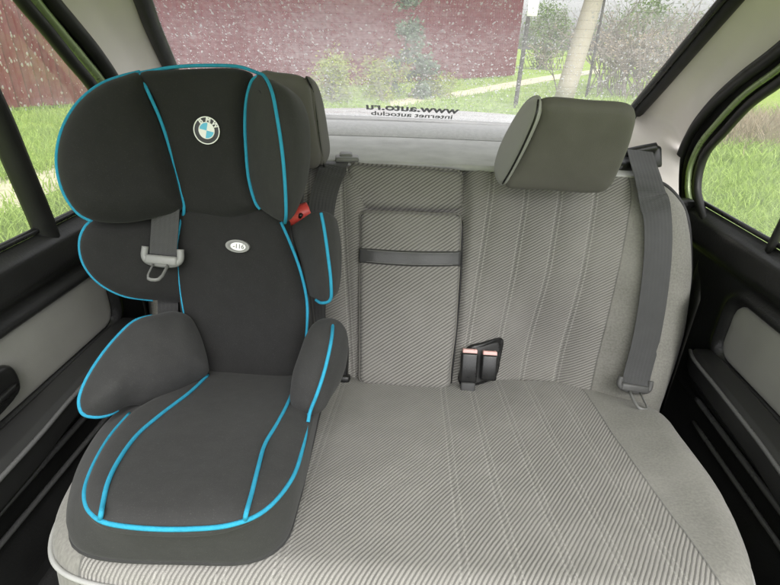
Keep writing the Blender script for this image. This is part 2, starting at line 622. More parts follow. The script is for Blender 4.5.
def back_warp(u, v):
    a = abs(u)
    h = -.066 * g(a, .235, .095) * (1 - sst(.03, .24, v)) + .0035 * noise.noise(Vector((u * 9, v * 9, 3))) + .0012 * noise.noise(Vector((u * 40, v * 40, 5))) + .03 * sst(.33, .43, a) * (1 - .5 * sst(.2, .38, v))
    h += -.016 * (1 - sst(.085, .10, a)) * (1 - sst(.395, .40, v))
    h -= .018 * sst(.33, .40, v)
    ee = [x - .09 * (.38 - v) for x in (.09,) + BSEAM + (.378,)]
    for e0, e1 in zip(ee, ee[1:]):
        if e0 < a < e1: h += .0055 * math.sin(math.pi * (a - e0) / (e1 - e0))
    for su in BSEAM:
        h -= .0035 * g(a, su - .09 * (.38 - v), .005)
        h += 0
    return h


halfb = [(.20, .405), (.32, .402), (.40, .396), (.445, .378), (.475, .335), (.490, .24), (.490, .17), (.482, .09), (.458, -.02), (.45, -.06)]
ol = [(0, .407)] + halfb + [(.2, -.07), (0, -.07), (-.2, -.07)] + [(-u, v) for u, v in reversed(halfb)]
back, back_h, _ = pillow('backrest', ol, BK, M['twill_b'], seat, T=.04, Tb=.05, r=.045, rb=.02, step=.0075, warp=back_warp, top_at_plane=True)
edge = [BK.pt(u, v, -.022 + back_warp(u, v) * .6) for u, v in [(.40, .392), (.443, .376), (.474, .333), (.489, .24), (.489, .17), (.481, .09), (.460, .0)]]
tube('edge_bead', edge, .0035, M['rubber'], back)
tube('edge_bead', [Vector((-p.x, p.y, p.z)) for p in edge], .0035, M['rubber'], back)

# pad above the armrest, armrest with strap
pxo = lambda pl, pts: [pl.px(*p) for p in pts]
rollpts = [(347, 162), (370, 162), (410, 164), (445, 167), (462, 170), (464, 190), (462, 207), (440, 211), (400, 210), (365, 208), (349, 205), (346, 185)]
pad, _, _ = pillow('centre_pad', pxo(BK, rollpts), BK, M['twill_a'], back, T=.022, Tb=.03, r=.018, step=.008, warp=lambda u, v: -.0205 - .012 * sst(.35, .40, v))
armpts = [(361, 214.5), (362.5, 212.5), (366, 212), (385, 212), (410, 212.5), (440, 214), (456, 214.6), (459.5, 215.4), (460.5, 218), (460, 240), (459, 270), (457, 300), (455, 330), (450, 370), (449, 384), (447, 387), (441, 388), (405, 386), (370, 383.5), (362, 382.5), (360, 379), (360, 360), (360, 330), (360, 270), (360.5, 235)]
BA = Plane(BK.pt(0, 0, -.0015), BK.U, BK.V)
arm, arm_h, _ap = pillow('armrest', pxo(BA, armpts), BA, M['twill_a'], seat, T=.015, Tb=.03, r=.009, step=.008, dome=.005, smooth_n=6)
tube('welt', [BA.pt(p[0], p[1], .0065) for p in _ap[::2]], .0016, M['welt'], arm, closed=True, smooth=2, n=6)
tube('seam_gap', [BA.pt(*BA.px(x, y), .002) for x, y in [(462, 221), (461, 270), (456.5, 330), (451, 383)]], .0016, M['rubber'], arm, n=6)
u0, v0 = BA.px(360, 255); u1, v1 = BA.px(460, 258.5)
rows = []
for j, dv in enumerate((-.0138, -.0115, -.005, .005, .0115, .0138)):
    row = []
    for i in range(9):
        t = i / 8
        u = u0 + (u1 - u0) * t
        h = .0215 + .004 * math.sin(math.pi * t) - (.006 if j in (0, 5) else 0)
        row.append(BA.pt(u, v0 + (v1 - v0) * t + dv - .003 * math.sin(math.pi * t), h - (.005 if i in (0, 8) else 0)))
    rows.append(row)
patch('pull_strap', rows, M['strap'], arm, n=4, thick=.003)
for dv in (-.0100, .0100):
    tube('stitching', [BA.pt(u0 + (u1 - u0) * i / 8, v0 + (v1 - v0) * i / 8 + dv - .003 * math.sin(math.pi * i / 8), .0232 + .004 * math.sin(math.pi * i / 8) - (.012 if i in (0, 8) else 0)) for i in range(9)], .0007, M['grey_plastic'], arm, n=5, smooth=3)

# buckle recess
rec = [(467, 345), (480, 341), (500, 338), (504, 340), (502, 360), (497, 378), (480, 383), (463, 384), (457, 378), (461, 362)]
BR = Plane(BK.pt(0, 0, back_warp(.15, .045)), BK.U, BK.V)
_h0 = back_warp(.15, .045)
recess, _, _ = pillow('buckle_recess', pxo(BR, rec), BR, M['black_en'], seat, T=.006, Tb=.01, r=.005, step=.006, warp=lambda u, v: back_warp(u, v) - _h0 + .002)
BR2 = BR
cx_, cy_ = BR2.px(482, 362)
inner = [(cx_ + (u - cx_) * .84, cy_ + (v - cy_) * .84) for u, v in pxo(BR2, rec)]
pillow('recess_lining', inner, BR2, M['lining'], recess, T=.003, Tb=.002, r=.006, step=.006, warp=lambda u, v: back_warp(u, v) - _h0 + .0065)

# headrests
def headrest(front, depth_b, depth_t, capoutline, cap_dx, thick=.07):
    fb = [at(x, y, depth_b + (depth_t - depth_b) * tt) for x, y, tt in front]
    cen = sum(fb, Vector()) / len(fb)
    tops = [p for p in front if p[2] == 1]; bots = [p for p in front if p[2] == 0]
    A = sum((at(p[0], p[1], depth_t) for p in tops), Vector()) / len(tops)
    B = sum((at(p[0], p[1], depth_b) for p in bots), Vector()) / len(bots)
    cen = (A + B) / 2
    up = Vector((0, depth_t - depth_b, A.z - B.z))
    pl = Plane(cen, (1, 0, 0), up)
    if pl.N.y > 0: pl.flip()
    ol = [pl.px(x, y) for x, y, t in front]
    o, h, poly = pillow('headrest', ol, pl, M['head'], seat, T=.010, Tb=thick, r=.012, rb=.03, step=.008, dome=.010, bdir=(0, 1, -.12))
    return o, pl


hr, hpl = headrest([(541, 99, 1), (590, 100, 1), (629, 104, 1), (635, 112, .93), (632, 132, .7), (622, 160, .3), (606, 188, 0), (590, 191, 0), (545, 188, 0), (504, 184, 0), (513, 168, .2), (528, 138, .6), (538, 112, .9)], .815, .765, None, 0)
cap_px = [(540, 98), (529, 101), (514, 122), (501, 148), (496, 168), (499, 180), (505, 184), (514, 168), (529, 138), (539, 113)]
a = at(540, 99, .765); b = at(504, 184, .815); c = at(503, 148, .86)
cpl = Plane.three(b, a, c).toward_cam()
hc, _, cp = pillow('end_cap', pxo(cpl, cap_px), cpl, M['head_cap'], hr, T=.006, Tb=.006, r=.008, step=.006)
tube('cap_piping', [cpl.pt(p[0], p[1], .001) for p in cp[::3]], .0022, M['head_cap'], hr, closed=True, smooth=2)
tube('cap_piping', [cpl.pt(*cpl.px(x, y), .004) for x, y in [(541, 100), (539, 114), (529, 139), (514, 169), (505, 184)]], .0016, M['black_en'], hr)
hl, hlpl = headrest([(262, 71, 1), (275, 72, 1), (303, 77, 1), (309, 85, .9), (313, 110, .7), (317, 135, .4), (321, 160, 0), (317, 167, 0), (295, 166, 0), (268, 164, 0), (258, 150, .2), (257, 100, .7)], .875, .85, None, 0)
cap_px = [(306, 77), (314, 82), (320, 98), (325, 125), (328, 150), (326, 160), (321, 165), (318, 150), (314, 120), (309, 90)]
a = at(306, 77, .85); b = at(321, 166, .875); c = at(325, 125, .92)
cpl = Plane.three(b, a, c).toward_cam()
pillow('end_cap', pxo(cpl, cap_px), cpl, M['head'], hl, T=.006, Tb=.006, r=.008, step=.006)
tube('cap_piping', [cpl.pt(*cpl.px(x, y), .004) for x, y in [(304, 77), (310, 90), (314, 115), (318, 145), (322, 167)]], .0016, M['black_en'], hl)

# ------------------------------------------------------------------ buckles
def buckle(x, ytop, ybot, w, tilt, label):
    t = thing('belt_buckle', label, 'seat belt buckle', BK.pt(*BK.px(x, ybot), 0), 'buckles in the recess beside the armrest')
    a, b = BK.px(x, ytop), BK.px(x - tilt, ybot)
    U = (BK.U * 1).normalized()
    kk = back_warp(a[0], a[1])
    P_ = Plane(BK.pt(0, 0, kk), BK.U, BK.V)
    a, b = P_.px(x, ytop), P_.px(x - tilt, ybot)
    top = P_.pt(a[0], a[1], .020); bot = P_.pt(b[0], b[1], .020)
    Zax = (top - bot).normalized(); X = (U - Zax * U.dot(Zax)).normalized(); Yn = X.cross(Zax)   # Yn toward camera?
    if Yn.dot(BK.N) < 0: Yn = -Yn
    L = (top - bot).length
    body = rbox('body', frame((top + bot) / 2, X, Zax.cross(X), Zax), (w, .020, L), M['black_en'], t, .004, 3)
    rbox('button', frame(top + Zax * .0015, X, Zax.cross(X), Zax), (w * .86, .0135, .009), M['pink'], t, .0015, 2)
    rbox('slot', frame(top + Zax * .0055 - Yn * .0035, X, Zax.cross(X), Zax), (w * .6, .003, .0012), M['black_en'], t, .0004, 1)
    return t, bot, Zax, X, Yn


t1, bot, Zx, Xx, Yn = buckle(468.5, 350, 379, .030, 2, 'black belt buckle nearer the folded armrest with pink release button')
rbox('stalk', frame(bot - Zx * .010 + Yn * .006, Xx, Zx.cross(Xx), Zx), (.026, .010, .022), M['lining'], t1, .003, 2)
t2, *_ = buckle(488, 352, 377, .029, 2, 'shorter black belt buckle on the outer side of the recess with pink button')

# ------------------------------------------------------------------ right belt
rb = thing('seat_belt', 'charcoal seat belt hanging down the right side of the backrest', 'seat belt', (.43, .8, .45))
def bkh(x, y, off=.004):
    u, v = BK.px(x, y)
    for _ in range(3):                              # settle on the puffed surface
        h = back_h(u, v) + off
        p = Plane(BK.pt(0, 0, h), BK.U, BK.V)
        u, v = p.px(x, y)
    return BK.pt(u, v, back_h(u, v) + off)


pth = [at(640, 151, 1.0), at(643, 162, .955), at(648, 178, .895), bkh(652, 194, .020), bkh(657, 214, .009), bkh(658, 250, .005), bkh(653, 300, .005), bkh(645, 345, .006), bkh(637, 376, .010), bkh(635.5, 386, .013)]
wd = [Vector((1, -.05, -.02)), Vector((1, -.12, -.05)), Vector((1, -.12, -.08)), Vector((1, -.1, -.07)), Vector((1, -.03, -.03))] + [Vector((1, .05, .06))] * 5
ribbon('webbing', pth, wd, .0465, M['belt'], rb)
tp = bkh(635, 385, .016)
Zx = (bkh(645, 345, .006) - bkh(634, 391, .006)).normalized(); Xx = (Vector((1, 0, -.28)) - Zx * Vector((1, 0, -.28)).dot(Zx)).normalized()
def tongue(parent, p, X, Z, w, body_mat, tongue_mat, k=1.0, lean=.020):
    Yv = Z.cross(X)
    N_ = Yv if (CAM - p).dot(Yv) > 0 else -Yv
    # moulded slider: two uprights and crossbar around the webbing
    pts = [p - X * (w * .56) + Z * .012 * k, p - X * (w * .56) - Z * .004 * k, p - X * (w * .40) - Z * .010 * k, p + X * (w * .40) - Z * .010 * k, p + X * (w * .56) - Z * .004 * k, p + X * (w * .56) + Z * .012 * k]
    tg = tube('latch_grip', pts, .0052 * k, body_mat, parent, n=10, smooth=6, flat=1.0)
    rbox('grip_bar', frame(p - Z * .006 * k + N_ * .002, X, Yv, Z), (w * 1.02, .010 * k, .014 * k), body_mat, tg, .003, 2)
    q = p - Z * .012 * k
    lp = [q - X * .011 * k, q - X * .0075 * k - Z * .020 * k, q + X * .0075 * k - Z * .020 * k, q + X * .011 * k]
    lp = [x + N_ * (.004 + lean * t_) for x, t_ in zip(lp, (0, 1, 1, 0))]
    tube('latch_tongue', lp, .0028 * k, tongue_mat, parent, n=8, smooth=3, flat=.5)
    return tg


tongue(rb, tp, Xx, Zx, .048, M['grip'], M['grey_plastic'], .9, .034)
# retractor covers on the shelf corner
rc = rbox('reel_cover', frame(at(622, 168, 1.0), (1, .1, 0), (-.1, 1, 0), (0, 0, 1)), (.10, .08, .035), M['plastic'], rb, .014, 4)
tube('belt_guide', [at(626, 153, 1.03), at(640, 150, 1.03), at(656, 147, 1.03)], .009, M['plastic'], rb)
rbox('guide_wedge', frame(at(653, 155, 1.04), (1, 0, 0), (0, 1, 0), (0, 0, 1)), (.03, .05, .04), M['plastic'], rb, .006, 2, (.5, .6))

# middle belt draped over the backrest, its latch lying on the shelf
mb = thing('seat_belt', 'dark belt draped over the backrest top between child seat and armrest', 'seat belt', (-.15, .85, .7))
pth = [at(338, 158, .95), bkh(334, 166, .016), bkh(330, 176, .008), bkh(324, 195, .006), bkh(320, 225, .006), bkh(320, 270, .006), bkh(322, 320, .006), bkh(326, 372, .006)]
wd = [Vector((1, .2, 0))] * 8
ribbon('webbing', pth, wd, .046, M['belt_d'], mb)
rbox('latch_grip', frame(at(347, 158.5, .92), (1, .15, 0), (-.15, 1, 0), (0, 0, 1)), (.042, .03, .009), M['grey_plastic'], mb, .003, 2)
rbox('latch_tongue', frame(at(346, 156, .93), (1, .15, 0), (-.15, 1, 0), (0, 0, 1)), (.024, .03, .012), M['grey_plastic'], mb, .004, 2)
# plastic bracket between child seat and armrest at the cushion crease
br = thing('belt_anchor', 'black plastic belt anchor in the crease between child seat and armrest', 'belt anchor', bkh(343, 370))
rbox('bracket', frame(bkh(344, 362, .008), BK.U, -BK.N, BK.V), (.016, .02, .06), M['plastic'], br, .004, 2)
rbox('foot', frame(bkh(341, 378, .014), BK.U, -BK.N, BK.V), (.034, .022, .014), M['plastic'], br, .004, 2)

# ------------------------------------------------------------------ child seat
cs = thing('child_seat', 'black high-back child seat with bright blue piping on the rear bench', 'child seat', (-.24, .45, .55))
HB = .072
TP = Plane(CU.pt(0, 0, HB), CU.U, CU.V); TP.N = CU.N.copy()
# booster: skirt body from bottom outline up to the piping loop
top_px = [(203, 366), (178, 386), (152, 403), (131, 417), (110, 440), (92, 472), (85, 496), (89, 514), (106, 525), (140, 529), (190, 530), (230, 526), (261, 514), (290, 484), (306, 447), (314, 412), (316, 385), (303, 364), (250, 361)]
topo = pxo(TP, top_px)
bot_px = [(195, 372), (150, 400), (126, 417), (100, 446), (82, 480), (73, 510), (71, 535), (73, 546), (85, 556), (110, 562), (180, 565), (255, 563), (283, 546), (298, 505), (309, 460), (317, 425), (322, 395), (308, 370), (250, 366)]
boto = pxo(CU, bot_px)


def resamp(o, n):
    L = spline([(p[0], p[1], 0) for p in o], 10, True)
    per = [0]
    for i in range(len(L)): per.append(per[-1] + (L[(i + 1) % len(L)] - L[i]).length)
    out = []
    for k in range(n):
        s = per[-1] * k / n
        i = max(j for j in range(len(L)) if per[j] <= s)
        f = (s - per[i]) / max(per[i + 1] - per[i], 1e-9)
        out.append(L[i].lerp(L[(i + 1) % len(L)], f))
    return out


def radial(o, c, n):                  # outline sampled by angle about c
    L = spline([(p[0], p[1], 0) for p in o], 12, True)
    res = []
    for k in range(n):
        a = 2 * math.pi * k / n
        d = Vector((math.cos(a), math.sin(a)))
        best = None
        for i in range(len(L)):
            p, q = L[i].xy - c, L[(i + 1) % len(L)].xy - c
            cr1, cr2 = d.cross(p), d.cross(q)
            if cr1 <= 0 < cr2 or cr2 <= 0 < cr1:
                f = cr1 / (cr1 - cr2); m_ = p.lerp(q, f)
                if m_.dot(d) > 0 and (best is None or m_.length > best.length): best = m_
        res.append(c + (best if best else d * .05))
    return res


cA = Vector((sum(p[0] for p in topo) / len(topo), sum(p[1] for p in topo) / len(topo)))
cB = Vector((sum(p[0] for p in boto) / len(boto), sum(p[1] for p in boto) / len(boto)))
NB = 140
tA, tB = radial(topo, cA, NB), radial(boto, cA, NB)
V, F, uv = [], [], []
lev = [(0, 0), (.12, .03), (.3, .10), (.5, .25), (.7, .45), (.85, .68), (.95, .86), (1, 1)]
for lh, lf in lev:
    for a_, b_ in zip(tA, tB):
        p = b_.lerp(a_, lf)
        bulge = .006 * math.sin(math.pi * lh)
        dirn = (a_ - cA).normalized() * bulge
        V.append(CU.pt(p.x + dirn.x, p.y + dirn.y, HB * lh + .001)); uv.append((p.x, lh))
for i in range(len(lev) - 1):
    for k in range(NB):
        F.append((i * NB + k, i * NB + (k + 1) % NB, (i + 1) * NB + (k + 1) % NB, (i + 1) * NB + k))
F.append(tuple(range(NB - 1, -1, -1)))
base = link('seat_base', mesh_from(V, F, uv), M['knit_grey'], cs)
bot_edge = [CU.pt(p.x, p.y, .003) for p in tB[::4]]
tube('lower_welt', bot_edge, .0022, M['knit_grey'], base, closed=True, smooth=2)


def seat_warp(u, v):
    # the pan is dished between the bolsters, and falls to the back
    c = -.205 - .1 * (0.45 - v) * .6
    return -.010 * g(u - c, 0, .07) * sst(.0, .1, v) * (1 - .6 * sst(.36, .47, v))


pan, pan_h, _ = pillow('seat_pan', topo, TP, M['knit_grey'], cs, T=.010, Tb=.01, r=.018, step=.007, dome=.008, warp=seat_warp, lump=.0025)


def panp(x, y, off=.001):
    u, v = TP.px(x, y)
    for _ in range(3):
        h = pan_h(u, v) + off
        p = Plane(TP.pt(0, 0, h), TP.U, TP.V)
        u, v = p.px(x, y)
    return TP.pt(u, v, h)


PR = .0022
loop = [(130, 418), (110, 441), (92, 472), (85, 492), (86, 505), (92, 515), (104, 523), (140, 529), (190, 530), (230, 526), (261, 514), (290, 484), (303, 450), (308, 420), (309.5, 409)]
tube('piping', [TP.pt(*TP.px(x, y), hh) for (x, y), hh in zip(loop, (.006, .005, .0035, .002, .001, .001, .001, .001, .001, .001, .001, .002, .004, .007, .016))], PR, M['pipe'], pan)
tube('piping', [panp(x, y) for x, y in [(208, 375), (190, 392), (160, 415), (138, 434), (120, 458), (108, 482), (103, 503), (101, 514)]] + [TP.pt(*TP.px(99.5, 518), -.003)], PR, M['pipe'], pan)
tube('piping', [panp(x, y) for x, y in [(297, 376), (290, 398), (278, 422), (265, 444), (258, 468), (252, 492), (246, 514)]] + [TP.pt(*TP.px(245, 518.5), -.003)], PR, M['pipe'], pan)

# back shell plane
RC = 15
cr, sr = math.cos(R_(RC)), math.sin(R_(RC))
Bp = Plane(TP.pt(*TP.px(250, 375), .0), (1, 0, 0), (0, sr, cr))
back_px = [(178, 205), (215, 200), (284, 205), (292, 245), (303, 275), (309, 307), (306, 345), (300, 376), (288, 381), (250, 382), (212, 380), (205, 373), (193, 350), (184, 320), (179, 280), (177, 240)]


def cb_warp(u, v):
    cu = Bp.px(243, 300)[0]
    return .022 * sst(.10, -.01, v) * 0 - .006 * g(u, cu, .05)


bpan, bpan_h, _ = pillow('back_pad', pxo(Bp, back_px), Bp, M['knit'], cs, T=.016, Tb=.03, r=.022, step=.007, dome=.010, warp=cb_warp, lump=.002)


def onpad(pl, hf, x, y, off=.001):
    u, v = pl.px(x, y)
    for _ in range(3):
        h = hf(u, v) + off
        p = Plane(pl.pt(0, 0, h), pl.U, pl.V)
        u, v = p.px(x, y)
    return pl.pt(u, v, h)


tube('piping', [onpad(Bp, bpan_h, x, y, .0) for x, y in [(185, 205), (180, 225), (178, 245), (180, 285), (186, 322), (195, 352), (206, 373)]], PR * .8, M['pipe'], bpan)
tube('piping', [onpad(Bp, bpan_h, x, y, .0) for x, y in [(281, 222), (291, 245), (301, 273), (307, 303), (306, 338), (303, 368)]], PR, M['pipe'], bpan)

# hard shell behind (keeps the back closed from the side)
shell_px = [(160, 90), (215, 80), (275, 90), (300, 150), (300, 240), (312, 300), (310, 372), (240, 378), (175, 372), (165, 300), (150, 240), (150, 150)]
Bs = Plane(Bp.pt(0, 0, -.035), Bp.U, Bp.V)
pillow('shell', pxo(Bs, shell_px), Bs, M['plastic'], cs, T=.01, Tb=.02, r=.02, step=.012)

# torso wings
def yb(x, y, off=0.0):                # point on the back plane moved 'off' toward the front
    u, v = Bp.px(x, y)
    p = Plane(Bp.pt(0, 0, off), Bp.U, Bp.V)
    return p.pt(*p.px(x, y))


a, b, c = yb(176, 225, .0), yb(176, 295, .0), yb(82, 250, .055)
pl = Plane.three(a, b, c).toward_cam()
tw_px = [(185, 216), (140, 216), (100, 217), (88, 224), (80, 240), (83, 262), (97, 281), (122, 295), (155, 300), (186, 300), (190, 260)]
tw, tw_h, tw_poly = pillow('torso_wing', pxo(pl, tw_px), pl, M['knit'], cs, T=.014, Tb=.02, r=.024, step=.007, dome=.008)
tube('piping', [pl.pt(*pl.px(x, y), .001) for x, y in [(95, 219), (86, 226), (80, 241), (83, 262), (97, 281), (122, 295), (153, 300)]], PR, M['pipe'], tw)

# right torso wing: grid with inner face, front edge, outer side
def prow(specs): return [yb(x, y, o) for x, y, o in specs]


rows = [prow([(290, 226, -.005), (300, 219, .015), (311, 212, .035), (321, 210, .045), (330, 212, .035), (336, 217, .010), (337, 219, -.01)]),
        prow([(293, 240, -.005), (303, 235, .020), (315, 230, .042), (324, 228, .052), (333, 230, .038), (339, 238, .010), (341, 240, -.01)]),
        prow([(300, 262, -.005), (308, 260, .020), (318, 258, .045), (327, 256, .056), (335, 258, .040), (340, 263, .010), (342, 264, -.01)]),
        prow([(304, 285, -.005), (311, 285, .020), (321, 285, .045), (330, 284, .055), (336, 284, .040), (339, 285, .010), (340, 285, -.01)]),
        prow([(308, 296, -.005), (314, 299, .015), (322, 302, .035), (329, 302, .045), (334, 298, .032), (336, 296, .008), (337, 295, -.01)])]
tw2 = patch('torso_wing', rows, M['knit_grey'], cs, n=6, thick=.012)
md = tw2.modifiers.new('soften', 'SUBSURF'); md.levels = 1; md.render_levels = 1
tube('piping', prow([(321, 213, .047), (324, 228, .054), (328, 256, .058), (331, 284, .057), (330, 300, .046), (322, 303, .036), (316, 300, .02)]), PR, M['pipe'], tw2)

# armrests
a, b, c = TP.pt(*TP.px(200, 378), 0), TP.pt(*TP.px(150, 408), 0), None
A0 = yb(198, 345, .02)
tipY = at(85, 405, .455)
topP = yb(160, 318, .035)
pl = Plane.three(A0, tipY, topP).toward_cam()
ar_px = [(153, 316), (170, 313), (186, 318), (196, 333), (206, 366), (206, 376), (190, 386), (165, 399), (146, 405), (128, 406), (112, 414), (95, 417), (83, 414), (79, 403), (83, 387), (97, 362), (116, 338), (135, 321)]
ar, ar_h, _ = pillow('armrest', pxo(pl, ar_px), pl, M['knit_grey'], cs, T=.018, Tb=.022, r=.04, step=.007, dome=.030, lump=.002)
tube('piping', [pl.pt(*pl.px(x, y), .001) for x, y in [(152, 316), (135, 321), (116, 338), (97, 362), (83, 387), (79, 403), (83, 414), (95, 417), (108, 415), (118, 410)]], PR * 1.1, M['pipe'], ar)

def pf(x, y, Y): return at(x, y, Y)
a, b, c = at(329, 318, .575), at(304, 416, .475), at(342, 352, .60)
pl = Plane.three(b, a, c).toward_cam()
ar2_px = [(330, 318), (334, 321), (337, 332), (337, 348), (334, 367), (327, 387), (318, 401), (310, 414), (306, 415), (304, 406), (305, 392), (308, 372), (315, 350), (322, 330)]
ar2, ar2_h, _ = pillow('armrest', pxo(pl, ar2_px), pl, M['knit_grey'], cs, T=.016, Tb=.03, r=.024, step=.006, dome=.010)
tube('piping', [onpad(pl, ar2_h, x, y, .0005) for x, y in [(333, 320), (331, 342), (325, 369), (317, 394), (310, 412)]] + [panp(308, 422, .002)], PR, M['pipe'], ar2)

# head support: centre panel + wings
Hp = Plane(yb(212, 215, .012), (1, 0, 0), (0, math.sin(R_(9)), math.cos(R_(9))))
hc_px = [(140, 75), (175, 69), (212, 67), (240, 69), (254, 76), (248, 95), (245, 130), (249, 175), (260, 207), (245, 215), (225, 220), (200, 218), (183, 210), (176, 180), (166, 140), (155, 105)]


def hw(u, v):
    cu = Hp.px(207, 140)[0]
    return -.012 * g(u, cu, .045)


hcen, hcen_h, _ = pillow('head_pad', pxo(Hp, hc_px), Hp, M['knit'], cs, T=.014, Tb=.03, r=.018, step=.007, dome=.012, warp=hw, lump=.002)


def hb(x, y, off=0.0):
    p = Plane(Hp.pt(0, 0, off), Hp.U, Hp.V)
    return p.pt(*p.px(x, y))


a, b, c = hb(140, 75, .004), hb(182, 210, .004), hb(58, 160, .075)
pl = Plane.three(a, b, c).toward_cam()
lw_px = [(140, 73), (120, 77), (100, 85), (78, 103), (63, 128), (57, 155), (59, 178), (67, 199), (79, 214), (95, 221), (125, 223), (155, 218), (183, 209), (180, 190), (173, 163), (160, 120), (150, 94)]
lw, lw_h, _ = pillow('head_wing', pxo(pl, lw_px), pl, M['knit'], cs, T=.020, Tb=.024, r=.035, step=.007, dome=.014)
tube('piping', [pl.pt(*pl.px(x, y), .001) for x, y in [(140, 72), (120, 77), (100, 85), (78, 103), (63, 128), (57, 155), (59, 178), (67, 199), (79, 214), (91, 221)]], PR * 1.05, M['pipe'], lw)
tube('piping', [hb(x, y, o) for x, y, o in [(140, 74, .010), (149, 94, .022), (160.5, 120, .018), (174, 163, .012), (181, 190, .011), (184, 208, .012), (182, 222, .0)]], PR, M['pipe'], hcen)
tube('piping', [hb(x, y, o) for x, y, o in [(140, 73, .004), (175, 67, .002), (212, 65.5, .002), (240, 67, .004), (258, 73, .012)]], PR, M['pipe'], hcen)

hrow = lambda s: [hb(x, y, o) for x, y, o in s]
rows = [hrow([(252, 77, .004), (255, 75, .015), (259, 74, .026), (264, 76, .03), (272, 79, .024), (282, 84, .0), (286, 86, -.03)]),
        hrow([(247, 95, .006), (255, 88, .030), (265, 84, .050), (272, 92, .058), (285, 90, .045), (297, 97, .0), (301, 99, -.03)]),
        hrow([(245, 120, .006), (256, 112, .034), (268, 112, .062), (277, 117, .070), (293, 110, .05), (306, 116, .0), (309, 118, -.03)]),
        hrow([(246, 150, .006), (258, 150, .034), (271, 150, .064), (282, 150, .074), (298, 145, .05), (309, 145, .0), (311, 146, -.03)]),
        hrow([(249, 180, .006), (260, 182, .032), (273, 184, .058), (285, 184, .068), (299, 178, .042), (307, 174, .0), (309, 174, -.03)]),
        hrow([(257, 205, .006), (266, 210, .026), (276, 215, .045), (286, 214, .056), (296, 206, .034), (303, 195, .0), (304, 192, -.03)]),
        hrow([(262, 210, .0), (269, 215, .016), (277, 220, .030), (285, 223, .038), (292, 219, .020), (298, 208, -.005), (299, 204, -.03)])]
rw = patch('head_wing', rows, M['knit_grey'], cs, n=6, thick=.014)
md = rw.modifiers.new('soften', 'SUBSURF'); md.levels = 1; md.render_levels = 1
tube('piping', hrow([(258, 73, .012), (264, 76, .033), (272, 92, .061), (277, 117, .073), (282, 150, .077), (285, 184, .071), (286, 214, .058), (285, 223, .040)]), PR, M['pipe'], rw)
tube('piping', hrow([(258, 76, .022), (252, 81, .014), (247, 97, .009), (245, 120, .009), (246, 150, .009), (249, 180, .009), (256, 204, .010), (260, 209, .008)]), PR, M['pipe'], rw)

# red guide, thin post
rg_ = tube('belt_guide', [yb(290, 217, -.012), yb(300, 214, -.008), yb(309, 211, -.012)], .013, M['red'], cs, n=10)
tube('guide_pin', [yb(300, 217, .002), yb(301, 214.5, .006)], .003, M['black_en'], rg_)
tube('support_post', [yb(302, 190, -.03), yb(301, 202, -.02), yb(298, 212, -.015)], .0035, M['plastic'], cs)

# emblem on the head pad
ec = onpad(Hp, hcen_h, 207.5, 130.5, .0015)
ang = R_(-12)
eX = (Hp.U * math.cos(ang) + Hp.V * math.sin(ang)).normalized(); eY = Hp.N.cross(eX).normalized()
if eY.z < 0: eY = -eY
eN = eX.cross(eY)
ER = .0170


def disc(name, r0, r1, h0, h1, mat, parent, a0=0, a1=2 * math.pi, sx=1.0, sy=1.0, cen=None, n=48):
    cen = cen or ec
    V, F = [], []
    full = abs(a1 - a0 - 2 * math.pi) < 1e-6
    m = n if full else n // 4 + 1
    for k in range(m):
        q = a0 + (a1 - a0) * k / (n if full else m - 1)
        d = eX * (math.cos(q) * sx) + eY * (math.sin(q) * sy)
        V += [cen + d * r0 + eN * h0, cen + d * r0 + eN * h1, cen + d * r1 + eN * h1, cen + d * r1 + eN * h0]
    rngk = range(m) if full else range(m - 1)
    for k in rngk:
        j = (k + 1) % m
        for s in range(4):
            F.append((k * 4 + s, k * 4 + (s + 1) % 4, j * 4 + (s + 1) % 4, j * 4 + s))
    return link(name, mesh_from(V, F), mat, parent, smooth=False)


em = disc('emblem', .0001, ER, -.002, .0022, M['black_en'], cs)
em['label'] = 'round black badge with blue and white quarters and white letters'
disc('emblem_rim', ER * .93, ER * 1.0, .002, .0034, M['white'], em)
disc('emblem_rim', ER * .55, ER * .61, .002, .0032, M['white'], em)
for q in range(4):
    disc('emblem_quarter', .0001, ER * .56, .002, .0029, M['blue_en'] if q in (1, 3) else M['white'], em, q * math.pi / 2, (q + 1) * math.pi / 2)


def text_mesh(name, body, size, mtx, mat, parent, extrude=.0002, bold=0.0, shear=0.0, mirror=False):
    cu = bpy.data.curves.new('text', 'FONT')
    cu.body = body; cu.size = size; cu.align_x = 'CENTER'; cu.align_y = 'CENTER'
    cu.extrude = extrude; cu.offset = bold; cu.shear = shear
    tmp = bpy.data.objects.new('text', cu); COL.objects.link(tmp)
    bpy.context.view_layer.update()
    me = bpy.data.meshes.new_from_object(tmp.evaluated_get(bpy.context.evaluated_depsgraph_get()))
    bpy.data.objects.remove(tmp); bpy.data.curves.remove(cu)
    me.materials.clear()
    if mirror: me.transform(Matrix.Scale(-1, 4, (1, 0, 0)))
    me.transform(mtx)
    return link(name, me, mat, parent, smooth=False)


for ch, q in (('B', 135), ('M', 90), ('W', 45)):
    d = eX * math.cos(R_(q)) + eY * math.sin(R_(q))
    tx = eX * math.sin(R_(q)) - eY * math.cos(R_(q))
    text_mesh('emblem_letter', ch, .0086, frame(ec + d * ER * .77 + eN * .0024, tx, d, eN), M['white'], em, .0003, .00025)

